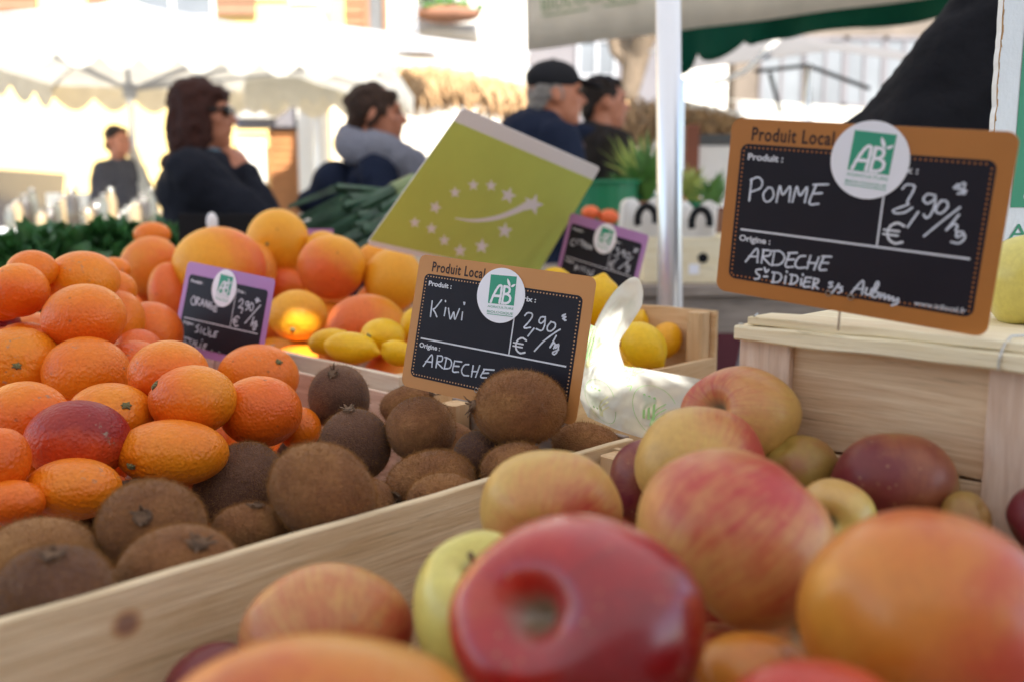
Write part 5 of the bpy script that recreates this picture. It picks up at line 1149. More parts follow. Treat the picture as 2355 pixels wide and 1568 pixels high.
def parasol():
    # big market parasol, seen from outside, poles and ribs
    y0, y1 = 5.7, 8.5; zc = at(300, 118, y0)[2]; xL, xR = at(-330, 130, y0)[0], at(884, 200, y0)[0]-.02; cx, cy = at(298, 208, 7.2)[0], 7.2
    root = thing('market_parasol', (cx, cy, 0), "big white square market parasol with scalloped edge, at the left", 'parasol')
    hub = np.array([cx, cy, at(298, 208, 7.2)[2]]); apex = np.array([cx, cy, zc+.62])
    zr = at(884, 148, y0)[2]; ze = at(0, 60, y0)[2]
    corners = [np.array(k) for k in ((xL, y0, zc+.16), (xR, y0, zc+.02), (xR-.1, y1, zc+.05), (xL-.2, y1, zc+.15))]
    b = MB()
    for i in range(4):
        a, c = corners[i], corners[(i+1) % 4]
        def f(s, t, a=a, c=c): e = a+(c-a)*s; m = 1-.10*math.sin(math.pi*s); e2 = apex+(e-apex)*1; return apex+(e2-apex)*t+np.array([0, 0, -.06*math.sin(math.pi*t)])
        b.grid(f, 12, 8)
    o = b.build('canopy', M['awn_white'], root); solidify(o, .003)
    b = MB(); scallop(b, corners[0], corners[1], .12, 13, .08); scallop(b, corners[1], corners[2], .08, 7, .12); scallop(b, corners[3], corners[2], .10, 9, .12); scallop(b, corners[3], corners[0], .10, 7, .12)
    o = b.build('valance', M['awn_white'], root); solidify(o, .003)
    b = MB(); b.tube([(cx, cy, .0), (cx, cy, apex[2]-.02)], .024, 10); b.build('pole', M['alu'], root)
    mids = corners+[(corners[i]+corners[(i+1) % 4])/2 for i in range(4)]
    for k in mids:
        b = MB(); e = apex+(k-apex)*.62-np.array([0, 0, .05]); b.tube([hub, e], .014, 6); b.build('strut', M['frame_grey'], root)
        b = MB(); b.tube([apex-[0, 0, .03], k-[0, 0, .03]], .012, 6); b.build('rib', M['frame_grey'], root)
    b = MB(); b.tube([hub-[0, 0, .06], hub+[0, 0, .05]], .05, 10); b.build('hub', M['frame_grey'], root)
    b = MB(); zt = at(300, 340, 7.1)[2]; b.tube([(cx+.02, cy-.06, .0), (cx+.05, cy-.06, at(300, 470, 7.1)[2]), (cx+.03, cy-.05, at(300, 400, 7.1)[2]), (cx, cy, zt)], [.16, .12, .075, .028], 12); b.build('weight_cover', M['awn_white'], root)
    # second awning behind it
    root = thing('awning', (at(1050, 200, 9.6)[0], 9.9, 0), "long white shop awning running to the centre, straw fringe below", 'awning')
    a, c = at(716, 104, 9.0), at(1214, 150, 9.9); a2, c2 = at(716, 60, 10.3), at(1214, 125, 11.5)
    b = MB(); b.grid(lambda s, t: (a+(c-a)*s)*(1-t)+(a2+(c2-a2)*s)*t, 12, 4); o = b.build('canopy', M['awn_white'], root); solidify(o, .01)
    b = MB(); scallop(b, a, c, .30, 14, .04); o = b.build('valance', M['awn_white'], root); solidify(o, .004)
    b = MB(); b.tube([a2, c2], .04, 8); b.tube([a-[0, 0, .01], c-[0, 0, .01]], .02, 6); b.build('front_bar', M['frame_grey'], root)
    b = MB()
    for k in (a, c): b.tube([(k[0], k[1]+.1, 0), (k[0], k[1]+.1, k[2])], .03, 8)
    b.build('support', M['alu'], root)
    root = thing('awning', (at(800, 200, 8.6)[0], 9, 0), "low white scalloped awning over the brown boards", 'awning')
    a, c = at(560, 196, 7.8), at(900, 150, 8.8); a2, c2 = at(560, 100, 8.6)+[0, .6, 0], at(900, 108, 9.8)
    b = MB(); b.grid(lambda s, t: (a+(c-a)*s)*(1-t)+(a2+(c2-a2)*s)*t, 12, 4); o = b.build('canopy', M['awn_white'], root); solidify(o, .01)
    b = MB(); scallop(b, a, c, .16, 8, .09); o = b.build('valance', M['awn_white'], root); solidify(o, .004)
    b = MB(); b.tube([(c[0], c[1]+.1, 0), (c[0], c[1]+.1, c[2])], .03, 8); b.build('support', M['alu'], root)
    # hanging lamp
    b = MB(); q = at(958, 120, 8.6); b.tube([q+[0, 0, .12], q+[0, 0, .02], q-[0, 0, .02]], [.06, .16, .19], 16); b.tube([q+[0, 0, .1], q+[0, 0, .4]], .012, 6)
    tag(b.build('hanging_lamp', M['frame_grey']), "grey lamp shade hanging at the awning above the scarf wearer", 'lamp')
def straw(name, label, pts, drop, n, seed, y):
    b = MB(); r = np.random.default_rng(seed); P_ = [at(u, v, yy) for u, v, yy in pts]
    for i in range(n):
        k = r.uniform(0, len(P_)-1.001); j = int(k); p = P_[j]+(P_[j+1]-P_[j])*(k-j); p = p+np.array([r.normal(0, .03), r.normal(0, .06), r.normal(0, .04)])
        L = drop*r.uniform(.5, 1.15); e = p+np.array([r.normal(0, .10), r.normal(0, .05), -L]); w_ = r.uniform(.008, .02)
        b.add([p+[w_, 0, 0], p-[w_, 0, 0], e-[w_*.5, .01, 0], e+[w_*.5, .01, 0]], [[0, 1, 2, 3]])
    for i in range(len(P_)-1): b.tube([P_[i], P_[i+1]], .05, 6)
    return tag(b.build(name, M['straw']), label, 'straw fringe')
def leafy(b, c, rad, n, size, r, flat_=.5):
    for i in range(n):
        d = r.normal(0, 1, 3); d /= np.linalg.norm(d)+1e-9; d[2] = abs(d[2]) if flat_ else d[2]; p = c+d*np.array(rad)*r.uniform(.55, 1)
        t = r.normal(0, 1, 3); t[2] = abs(t[2])*.6; t /= np.linalg.norm(t); w_ = np.cross(t, r.normal(0, 1, 3)); w_ /= np.linalg.norm(w_); s = size*r.uniform(.6, 1.3)
        b.add([p, p+t*s*.45+w_*s*.32, p+t*s*.5-[0, 0, s*.08], p+t*s*.45-w_*s*.32, p+t*s], [[0, 1, 2], [0, 2, 3], [1, 4, 2], [2, 4, 3]])
def vegetables():
    r = np.random.default_rng(21)
    # spinach bunches on the table's left end
    for q, (u, v, d, w_, lab) in enumerate([(95, 572, 1.75, .11, "spinach heap lowest at the left, partly behind oranges"), (190, 552, 1.95, .13, "spinach heap left of middle, behind the far oranges"), (275, 545, 2.0, .12, "spinach heap in the middle of the leafy row"), (360, 540, 2.05, .12, "spinach heap behind the small back grapefruit"), (18, 600, 1.7, .08, "spinach tuft at the left picture edge")]):
        c = P(u, v+30, d); b = MB(); leafy(b, c-[0, 0, .07], (w_, w_*.8, .115), 620, .055, r)
        o = b.build('spinach_bunch', M['leaf_dark']); tag(o, lab, 'spinach', 'spinach bunches behind the oranges')
    cr = P(190, 590, 1.95); 
    # leeks
    root = thing('leek_crate', (cr[0]*0+P(820, 560, 1.85)[0], 1.85, .87), "dark low crate the leeks lie in", 'crate')
    base = P(830, 560, 1.9); b = MB(); bx = np.array([base[0], 1.95]); 
    b.box(bx[0]-.30, bx[0]+.25, 1.70, 1.71, .875, .97); b.box(bx[0]-.30, bx[0]+.25, 2.2, 2.21, .875, .97); b.box(bx[0]-.30, bx[0]-.29, 1.711, 2.199, .875, .97); b.box(bx[0]+.24, bx[0]+.25, 1.711, 2.199, .875, .97); b.box(bx[0]-.29, bx[0]+.24, 1.711, 2.199, .875, .885)
    b.build('side', M['wood_grey'], root)
    nm = ["top", "second", "third", "fourth", "fifth", "sixth", "seventh", "eighth", "ninth", "tenth", "eleventh", "twelfth", "thirteenth", "fourteenth"]
    for i in range(14):
        f = i/13.; u0, v0 = 690+22*(i % 4)+i*7, 548+f*45; u1, v1 = 955-8*(i % 3), 416+f*110; d0 = 1.80-f*.10+.03*(i % 3); d1 = d0+.12
        a, c = P(u0, v0, d0), P(u1, v1, d1); m_ = (a+c)/2+[0, 0, .002]; b = MB()
        b.tube([c, m_*.4+c*.6], [.016, .017], 10); o = thing('leek', m_, f"leek lying {nm[i]} from the top of the slanting leek pile", 'leek', 'leeks piled in front of the scarf wearer')
        b.build('stalk', M['leek_pale'], o); b = MB()
        for q in range(9):
            sp = r.normal(0, .012, 3); w_ = np.array([0, .0, .006+.004*r.random()]); st = m_*.4+c*.6; e = a+sp*1.6; mid = (st+e)/2+sp*.6
            b.add([st-w_*.6, st+w_*.6, mid+w_*1.2, mid-w_*1.2, e+w_*.5, e-w_*.5, mid+[0, -.012, 0]], [[0, 1, 6], [1, 2, 6], [2, 3, 6], [3, 0, 6], [3, 2, 4, 5]])
        b.tube([m_*.4+c*.6, m_, a*.5+m_*.5], [.015, .016, .006], 8); b.build('leaves', M['leek'], o)
    # dark back of a price board with a pale clip in front of the woman
    root = thing('price_board_back', P(505, 545, 1.75), "back of a black price board with a pale oval clip", 'price sign')
    p0, p1 = P(420, 492, 1.75), P(602, 492, 1.75); lo = P(500, 560, 1.75)[2]
    b = MB(); b.box(p0[0], p1[0], 1.74, 1.748, lo, p0[2]); b.build('board', M['black'], root)
    b = MB(); c = P(494, 512, 1.735); b.ell((c[0], 1.733, c[2]), (.011, .006, .019)); b.build('clip', M['sticker_grey'], root)
    # lilac card behind, edge only
    b = MB(); p = P(730, 532, 1.62); b.box(p[0]-.04, p[0]+.03, 1.62, 1.622, p[2]-.05, p[2]+.004); tag(b.build('price_tag', M['card_lilac']), "lilac price tag just showing behind the yellow grapefruit and leeks", 'price sign')
def stall_right():
    # the neighbouring stall, beyond the pole
    root = thing('display_table', (.62, 2.55, 0), "grey board table under the pale crates right of the pole", 'table')
    z = P(1560, 655, 2.1)[2]
    b = MB()
    for i in range(6): b.box(.05, 1.6, 2.06+i*.13, 2.185+i*.13, z-.025, z, seed=i)
    b.build('table_top', M['wood_grey'], root); b = MB(); b.box(.05, 1.6, 2.075, 2.095, z-.11, z-.027, seed=9); b.build('apron', M['wood_grey'], root)
    for x in (.10, 1.5):
        for y in (2.1, 2.75): b = MB(); b.box(x, x+.05, y, y+.05, 0, z-.026); b.build('leg', M['alu'], root)
    b = MB(); b.tube([(.45, 2.1, z-.12), (.28, 2.15, .1)], .012, 6); b.tube([(.55, 2.12, z-.12), (.42, 2.15, .05)], .008, 6); b.build('brace', M['frame_grey'], root)
    # pale plywood crate with hole
    for (u0, u1, lab) in ((1478, 1668, "pale plywood crate with a round dark hole, right beyond the pole"), (1690, 1900, "plywood crate hidden mostly by the apple price card")):
        x0, x1 = P(u0, 600, 2.15)[0], P(u1, 600, 2.15)[0]; zt = P(1560, 545, 2.15)[2]
        r_ = thing('plywood_crate', ((x0+x1)/2, 2.3, z), lab, 'crate', 'pale plywood crates on the neighbouring table')
        b = MB(); b.box(x0, x1, 2.12, 2.132, z+.001, zt, seed=3); b.build('front', M['wood_cream'], r_)
        for nm_, bb in (('side', (x0, x0+.012, 2.133, 2.42)), ('side', (x1-.012, x1, 2.133, 2.42)), ('back', (x0, x1, 2.421, 2.433))):
            b = MB(); b.box(bb[0], bb[1], bb[2], bb[3], z+.001, zt, seed=5); b.build(nm_, M['wood_cream'], r_)
        c = P(u0+138, 594, 2.118); b = MB(); b.tube([(c[0], 2.1195, c[2]), (c[0], 2.1185, c[2])], .012, 14); b.build('hole', M['black'], r_)
        c = P(u0+118, 620, 2.118); b = MB(); b.box(c[0]-.012, c[0]+.012, 2.1185, 2.1195, c[2]-.012, c[2]+.012); b.build('sticker', M['sticker'], r_)
    # white sacks with black loops
    for u, v, lab in ((1470, 505, "white paper sack with a black loop handle, left of the pole"), (1592, 512, "white paper sack with a black loop handle, right of the pole")):
        c = P(u, v, 2.25); r_ = thing('paper_sack', (c[0], 2.25, c[2]-.06), lab, 'sack', 'white sacks with black handles')
        b = MB(); b.grid(lambda i, j: np.array([c[0]-.05+.10*i+.01*j, 2.25+.03*math.sin(i*3)+.02*j, c[2]-.06+.10*j+.012*math.sin(i*9)]), 10, 8); solidify(b.build('sack', M['white_plastic'], r_, True), .02)
        b = MB(); b.tube([(c[0]+.012+.022*math.cos(a), 2.225, c[2]+.0+.032*math.sin(a)) for a in np.linspace(-.3, 3.6, 14)], .009, 8); b.build('handle', M['black'], r_)
    # orange squashes
    for i, (u, v, w_, lab) in enumerate([(1358, 490, 40, "orange tomato-like squash, left of the pair above the lilac card"), (1400, 500, 44, "orange squash, right of the pair above the lilac card"), (1605, 497, 40, "reddish squash beside the right white sack")]):
        c = P(u, v, 2.4); rr = w_/2/F*2.4; bb = MB(); n0, fs = ico(4); th = np.arctan2(n0[:, 1], n0[:, 0]); Rr = 1+.06*np.cos(8*th)*np.sin(np.arccos(n0[:, 2])); bb.add(n0*Rr[:, None]*[rr, rr, rr*.8]+c, fs)
        o = bb.build('squash', M['carrot'], None, True); tag(o, lab, 'squash', 'orange squashes on the neighbouring stall')
    # green tub and leafy plants
    rr = np.random.default_rng(8)
    c = P(1395, 455, 2.7); root = thing('green_tub', (c[0], 2.75, c[2]-.1), "green plastic tub full of plants, left of the pole", 'tub')
    b = MB(); b.tube([(c[0], 2.78, c[2]-.10), (c[0], 2.78, c[2]+.045)], [.085, .10], 20); b.build('tub', M['green_plastic'], root)
    b = MB(); b.tube([(c[0]+.103*math.cos(a), 2.78+.103*math.sin(a), c[2]+.045) for a in np.linspace(0, 6.29, 24)], .006, 6); b.build('rim', M['green_plastic'], root)
    for (u, v, y, h_, m_, lab) in ((1466, 452, 3.0, .24, 'leaf_lime', "tall spiky lime plant left of the pole"), (1485, 470, 2.75, .24, 'leaf_mid', "broad leaved plant touching the pole's left side"), (1424, 470, 2.9, .14, 'leaf_mid', "dark green plant beside the brown coat"), (1640, 490, 2.75, .16, 'leaf_mid', "leafy bunch left of the apple price card"), (1590, 470, 2.9, .16, 'leaf_lime', "pale green bunch right of the pole")):
        c = P(u, v, y); root = thing('potted_plant', c-[0, 0, .10], lab, 'plant', 'plants and greens on the neighbouring stall'); b = MB()
        for i in range(46):
            a = rr.uniform(0, 6.28); t = rr.uniform(.1, .75); e = c+np.array([math.cos(a)*t*h_*.8, math.sin(a)*t*h_*.5, h_*rr.uniform(.4, 1)-t*.06]); w_ = np.array([-math.sin(a), 0, .3])*.011; mid = (c+e)/2+[0, 0, .03]
            b.add([c-w_*.5, c+w_*.5, mid+w_, mid-w_, e], [[0, 1, 2, 3], [3, 2, 4]])
        b.build('leaves', M[m_], root); b = MB(); b.tube([c-[0, 0, .10], c+[0, 0, .01]], [.05, .062], 14); b.build('pot', M['flower_pot'] if m_ != 'leaf_lime' else M['green_plastic'], root)
    # things further back
    zt = P(1640, 475, 3.6)[2]
    root = thing('back_table', (P(1640, 470, 3.6)[0], 3.9, 0), "white covered table behind the yellow tray", 'table')
    x0, x1 = P(1575, 470, 3.6)[0], 3.1
    b = MB(); b.box(x0, x1, 3.6, 4.3, zt-.03, zt); b.build('table_top', M['cloth_table'], root)
    b = MB(); b.box(x0, x1, 3.585, 3.597, .08, zt-.002); b.build('cloth', M['plum'], root)
    for x in (x0+.05, x1-.1): b = MB(); b.box(x, x+.05, 3.7, 3.75, 0, zt-.031); b.build('leg', M['alu'], root)
    a, c = P(1592, 474, 3.65), P(1634, 430, 3.65); r_ = thing('yellow_tray', ((a[0]+c[0])/2, 3.7, zt), "yellow plastic tray right of the pole", 'tray')
    b = MB(); b.box(a[0], c[0], 3.64, 3.652, zt+.001, c[2]); b.box(a[0], c[0], 3.85, 3.862, zt+.001, c[2]); b.box(a[0], a[0]+.01, 3.653, 3.849, zt+.001, c[2]); b.box(c[0]-.01, c[0], 3.653, 3.849, zt+.001, c[2]); b.box(a[0]+.011, c[0]-.011, 3.653, 3.849, zt+.001, zt+.01); b.build('tray', M['yellow_plastic'], r_)
    b = MB(); b.box(a[0]+.02, c[0]-.02, 3.634, 3.6385, zt+.03, c[2]-.03); b.build('label', M['sticker'], r_)
    r_ = thing('display_cabinet', (P(1640, 470, 4.2)[0], 4.3, zt), "white fronted display cabinet with brown posts, left of the apple card", 'cabinet')
    x0, x1 = P(1600, 400, 4.2)[0], P(1700, 400, 4.2)[0]; z1 = P(1640, 338, 4.2)[2]
    b = MB(); b.box(x0, x1, 4.2, 4.22, zt+.002, z1); b.build('front', M['white_plastic'], r_)
    b = MB(); b.box(x0-.02, x1+.02, 4.19, 4.29, z1+.001, z1+.05); b.build('top', M['frame_dark'], r_)
    for x in (x0-.065, x1+.005): b = MB(); b.box(x, x+.06, 4.18, 4.26, zt+.002, z1+.09); b.build('post', M['post_brown'], r_)
    # white tents behind
    for (ua, va, ub, vb, y, drop, lab) in ((1570, 232, 1705, 262, 7.5, .34, "white sunlit awning just right of the pole"), (1705, 232, 2080, 256, 8.5, .45, "long bright white awning behind the apple price card"), (1300, 236, 1512, 244, 8.2, .1, "pale awning edge above the straw, left of the pole")):
        a, c = at(ua, va, y), at(ub, vb, y+.3); root = thing('awning', ((a[0]+c[0])/2, y+.6, 0), lab, 'awning')
        a2, c2 = a+[0, 1.3, .16], c+[0, 1.3, .16]; b = MB(); b.grid(lambda s, t: (a+(c-a)*s)*(1-t)+(a2+(c2-a2)*s)*t, 12, 4); solidify(b.build('canopy', M['awn_white'], root), .01)
        b = MB(); scallop(b, a, c, drop, 6, .03); solidify(b.build('valance', M['awn_white'], root), .004)
        for k in (a, c): b = MB(); b.tube([(k[0], k[1]+.05, 0), (k[0], k[1]+.05, k[2])], .025, 8); b.build('support', M['alu'], root)
    # tan umbrella frame (clear sheet with dark struts)
    q = at(1858, 152, 6.2); root = thing('sheet_canopy', (q[0], q[1], 0), "slack greyish sheet canopy with dark struts, right of the pole", 'canopy')
    a, m1, m2, c = at(1575, 178, 5.6), at(1700, 160, 5.7), at(1810, 85, 6.0), at(2010, 225, 6.0)
    b = MB(); top = [at(1575, 184, 5.6), at(1650, 184, 5.6), at(1710, 160, 5.65), at(1760, 112, 5.8), at(1800, 70, 6.0)]; bot = [k+[0, .5, -.02] for k in top]; low = [at(1575, 196, 5.6), at(1652, 196, 5.6), at(1716, 170, 5.65), at(1768, 121, 5.8), at(1808, 80, 6.0)]
    vs = []; 
    for t_, l_ in zip(top, low): vs += [t_, l_]
    b.add(vs, [[2*i, 2*i+1, 2*i+3, 2*i+2] for i in range(4)]); solidify(b.build('edge_hem', M['awn_white'], root), .01)
    b = MB(); b.grid(lambda s, t: q+np.array([-.9+1.9*s, -.3+1.4*t, .05+.35*t-.25*abs(s-.5)]), 10, 6); solidify(b.build('canopy', M['sheet_grey'], root), .004)
    for (u0, v0, u1, v1) in ((1858, 152, 1862, 330), (1735, 165, 1858, 152), (1770, 168, 1795, 260), (1858, 152, 2000, 205)):
        b = MB(); b.tube([at(u0, v0, 6.2), at(u1, v1, 6.2)], .014, 6); b.build('strut', M['frame_dark'], root)
    b = MB(); b.tube([at(1858, 152, 6.2), (at(1858, 152, 6.2)[0], 6.2, 0)], .02, 8); b.build('pole', M['alu'], root)
    straw('straw_fringe', "golden straw fringe under the long awning, above the scarf wearer", [(895, 172, 8.9), (1010, 168, 9.1), (1120, 190, 9.2), (1215, 214, 9.3)], .28, 900, 31, 9)
    straw('straw_fringe', "straw fringe between the brown coat and the pole", [(1405, 262, 7.4), (1460, 250, 7.4), (1512, 258, 7.4)], .26, 420, 32, 9)
    straw('straw_fringe', "straw fringe right of the pole, left of the apple card", [(1572, 268, 7.2), (1630, 274, 7.2), (1700, 290, 7.2)], .16, 420, 33, 9)
    # bare tree
    r = np.random.default_rng(4); q = at(1452, 240, 10.5); root = thing('pollarded_tree', (q[0], 10.5, 0), "bare knobbly pollarded tree between the banner and the pole", 'tree')
    zt = at(1440, 120, 10.5)[2]; b = MB(); b.tube([(q[0], 10.5, 0), (q[0]+.02, 10.5, 1.4), (q[0]-.03, 10.5, zt-.5), (q[0]+.05, 10.5, zt)], [.16, .12, .10, .16], 12); b.build('trunk', M['bark'], root)
    for i in range(9):
        a = r.uniform(0, 6.28); e = np.array([q[0]+.05+math.cos(a)*r.uniform(.2, .5), 10.5+math.sin(a)*.4, zt+r.uniform(.1, .8)]); s_ = np.array([q[0]+.04, 10.5, zt-.15]); m_ = (s_+e)/2+r.normal(0, .06, 3)
        b = MB(); b.tube([s_, m_, e], [.11, .07, .05], 8); b.ell(e, (.10, .09, .09), None, 10, 7); b.build('limb', M['bark'], root)
    # jars on a sunny table at the left
    zj = at(180, 530, 6.2)[2]; x0, x1 = at(-150, 500, 6.2)[0], at(345, 500, 6.2)[0]
    root = thing('jar_table', ((x0+x1)/2, 6.4, 0), "white clothed table with glinting jars at the left", 'table')
    b = MB(); b.box(x0, x1, 6.1, 6.9, zj-.03, zj); b.build('table_top', M['cloth_table'], root); b = MB(); b.box(x0, x1, 6.085, 6.097, .05, zj-.002); b.build('cloth', M['cloth_table'], root)
    for x in (x0+.1, x1-.15): b = MB(); b.box(x, x+.05, 6.4, 6.45, 0, zj-.031); b.build('leg', M['alu'], root)
    kinds = ['glass_jar', 'jar_dark', 'jar_amber']; pos = ["leftmost", "second", "third", "fourth", "fifth", "sixth", "seventh", "eighth", "ninth", "tenth", "eleventh", "twelfth", "thirteenth", "fourteenth", "fifteenth", "sixteenth", "seventeenth", "eighteenth", "nineteenth", "twentieth"]
    u = 8
    for i in range(20):
        u += 16+4*((i*7) % 3)*.5; y = 6.22+.16*((i*5) % 4)/3; hh = (.16, .24, .13, .20, .28)[(i*3) % 5]; rad = (.033, .036, .045)[i % 3]; x = at(u, 500, y)[0]; k = kinds[(i*2) % 3]
        o = thing('jar', (x, y, zj), f"{ {'glass_jar': 'clear', 'jar_dark': 'dark', 'jar_amber': 'amber'}[k]} glass jar, {pos[i]} from the left on the sunny table", 'jar', 'glinting jars on the sunny table')
        b = MB(); b.tube([(x, y, zj), (x, y, zj+.01), (x, y, zj+hh*.72), (x, y, zj+hh*.84), (x, y, zj+hh*.9)], [rad*.92, rad, rad, rad*.6, rad*.55], 14); b.build('glass', M[k], o, True)
        b = MB(); b.tube([(x, y, zj+hh*.9), (x, y, zj+hh*.93), (x, y, zj+hh), (x, y, zj+hh+.003)], [rad*.6, rad*.66, rad*.66, rad*.3], 14); b.build('lid', M['jar_lid'], o, True)
    # white boards on that table, dark car roof at the edge
    q = at(190, 500, 7.1); b = MB(); b.box(q[0]-.22, q[0]+.18, 7.0, 7.02, zj*.9, at(190, 445, 7.0)[2]); b.box(q[0]-.22, q[0]-.19, 7.021, 7.05, 0, zj); tag(b.build('white_board', M['wall_white']), "white board standing behind the jars", 'board')
    x0 = at(-300, 470, 8.5)[0]; x1 = at(150, 470, 8.5)[0]; zc = at(60, 405, 8.5)[2]
    root = thing('parked_car', ((x0+x1)/2, 8.7, 0), "dark grey car parked at the left edge behind the jar table", 'car')
    prof = [(x1, .35), (x1-.05, .75), (x1-.75, .92), (at(-20, 395, 8.5)[0], zc+.06), (x0+.6, zc+.12), (x0, .95), (x0, .35)]
    b = MB(); n = len(prof); b.add([(x, 8.3, z_) for x, z_ in prof]+[(x, 9.9, z_) for x, z_ in prof], [list(range(n)), [n+i for i in range(n)][::-1]]+[[i, n+i, n+(i+1) % n, (i+1) % n] for i in range(n)]); b.build('body', M['car_grey'], root)
    for x in (x1-.6, x0+.7): b = MB(); b.tube([(x, 8.28, .32), (x, 8.5, .32)], .32, 20); b.build('wheel', M['black'], root)
    b = MB(); b.add([(x1-.95, 8.293, .97), (at(-15, 410, 8.5)[0], 8.293, zc-.01), (x0+.75, 8.293, zc+.05), (x0+.35, 8.293, .97)], [[0, 1, 2, 3]]); b.build('side_window', M['glass'], root)
def canopies():
    # our own stall roof: canvas high above, with holes shaped along the sun rays to throw the sun spots
    z = 2.5; holes = []
    for (u, v, d, rad) in ((692, 745, 1.19, .034), (1380, 850, .80, .042), (1395, 800, .85, .032), (1470, 852, .85, .026), (1540, 868, .88, .02)):
        p = P(u, v, d); k = (z-p[2])/(-SUND[2]); q = p-SUND*k; holes.append((q[0], q[1], rad))
    x0, x1, y0, y1 = -3.4, 3.2, -2.2, 4.35; n = .022
    root = thing('stall_canopy', (0, 1, z), "white canvas roof over the fruit stall, above the picture", 'canopy')
    nx, ny = int((x1-x0)/.5), int((y1-y0)/.5); b = MB()
    def cell(a0, a1, c0, c1, depth):
        hit = [h_ for h_ in holes if a0-h_[2] < h_[0] < a1+h_[2] and c0-h_[2] < h_[1] < c1+h_[2]]
        if not hit: b.add([(a0, c0, z), (a1, c0, z), (a1, c1, z), (a0, c1, z)], [[0, 1, 2, 3]]); return
        if a1-a0 < .012:
            mx, my = (a0+a1)/2, (c0+c1)/2
            if any((mx-h_[0])**2+((my-h_[1])*.75)**2 < h_[2]**2 for h_ in hit): return
            b.add([(a0, c0, z), (a1, c0, z), (a1, c1, z), (a0, c1, z)], [[0, 1, 2, 3]]); return
        am, cm = (a0+a1)/2, (c0+c1)/2
        for q0, q1 in ((a0, am), (am, a1)):
            for r0, r1 in ((c0, cm), (cm, c1)): cell(q0, q1, r0, r1, depth+1)
    for i in range(nx):
        for j in range(ny): cell(x0+(x1-x0)*i/nx, x0+(x1-x0)*(i+1)/nx, y0+(y1-y0)*j/ny, y0+(y1-y0)*(j+1)/ny, 0)
    b.build('canvas', M['roof_canvas'], root)
    b = MB()
    for x in (x0, x1): b.tube([(x, y0, z-.03), (x, y1, z-.03)], .02, 8)
    for y in (y0, y1): b.tube([(x0, y, z-.03), (x1, y, z-.03)], .02, 8)
    b.build('frame', M['alu'], root)
    b = MB(); b.grid(lambda s, t: np.array([x0+.1+(x1-x0-.2)*s, y0+.03*math.sin(s*60), .05+(z-.12)*t]), 120, 2); solidify(b.build('fill_blocker', M['blocker_canvas'], root), .003)  # unseen sheet added behind the camera to cut fill light
    for x, y in ((x0, y0), (x1, y0), (x0+.02, y1-.02), (x1, y1)): b = MB(); b.tube([(x, y, 0), (x, y, z-.03)], .02, 10); b.build('post', M['alu'], root)
    # round aluminium pole in view
    p0 = P(1541, 690, 1.56); tp = P(1537, 0, 1.56); root = thing('stall_pole', (p0[0], p0[1], 0), "bright round aluminium pole, right of centre", 'pole')
    d_ = (tp-p0); d_ /= d_[2]; bot = p0-d_*p0[2]; top = p0+d_*(z-.04-p0[2]); b = MB(); b.tube([bot, top], .0212, 32); b.build('tube', M['pole_alu'], root, True)
    b = MB(); b.tube([bot, bot+[0, 0, .012]], .07, 24); b.build('foot', M['alu'], root)
    k0, k1 = P(1565, 180, 1.60), P(1562, 392, 1.60); b = MB(); b.obox(k1, (k0-k1), np.array([.012, .02, 0]), np.array([-.004, .004, 0])); b.build('sun_strip', M['alu'], root)  # strip added to stand in for sunlight along the pole's edge
    # printed banner and green valance
    A, B = at(1212, 118, 4.05), at(2165, -8, 3.0)
    hgt = 1.15
    def f(s, t): p = A+(B-A)*s; return np.array([p[0]-.03*(t), p[1]+.012*math.sin(s*22)*(1-t*.5), p[2]+hgt*t+.0*s])
    root = thing('banner', (A+B)/2, "off-white banner with pale green organic farming lettering, top right", 'banner')
    b = MB(); b.grid(f, 50, 8); solidify(b.build('cloth', M['banner'], root, True), .004)
    L = np.linalg.norm(B-A); nrm = np.cross(B-A, [0, 0, 1.]); nrm = nrm/np.linalg.norm(nrm); nrm = nrm if nrm[1] < 0 else -nrm
    mb_ = lambda x, y, k=0: f(x/1000/L, -y/1000/hgt)+nrm*(.018+k/1000)
    b = MB(); xo = 95; text_into(b, mb_, "BIOLOGIQUE", xo, -150, 52, 470, 0, spacing=1.05); text_into(b, mb_, "AGRICULTURE", xo, -232, 52, 470, 0, spacing=1.05)
    flat(b, mb_, [(xo, -134), (xo+470, -134), (xo+470, -128), (xo, -128)], 0); b.build('lettering', M['banner_ink'], root)
    b = MB(); b.tube([A+[0, 0, hgt], B+[0, 0, hgt]], .02, 8); b.build('rail', M['alu'], root)
    root = thing('green_awning', at(1850, 60, 4.3), "dark green scalloped awning edge below the banner, top right", 'awning')
    a, c = at(1560, 50, 4.75), at(2190, -45, 3.55)
    b = MB(); 
    n_ = 6
    def g(s, t):
        p = a+(c-a)*s; amp = .10*abs(math.sin(math.pi*(s*n_+.35)))*(1-min(1, s*2.2))+.02; low = .115+amp+.03*max(0, 1-s*3)
        return p+np.array([.02*math.sin(s*30)*t, .05*math.sin(s*17)*t, -low*t])
    b.grid(g, 90, 6); solidify(b.build('valance', M['green_canvas'], root, True), .004)
    b = MB(); b.grid(lambda s, t: (a+(c-a)*s)+np.array([.9*t, .9*t, .28*t]), 20, 6); solidify(b.build('canopy', M['green_canvas'], root), .004)
    b = MB(); b.tube([a+[0, -.02, .0], c+[0, -.02, .0]], .014, 8); b.tube([at(1700, 48, 4.4), at(2180, -60, 3.5)], .010, 8); b.build('rail', M['frame_grey'], root)
M['roof_canvas'] = cloth("stall roof canvas", (.62, .62, .62), trans=.36, bump=0)
M['blocker_canvas'] = cloth("unseen fill blocker canvas", (.42, .43, .43), bump=0)
M['pole_alu'] = simple("anodised aluminium tube", (.80, .81, .84), .30, .04, 3, metal=.75)
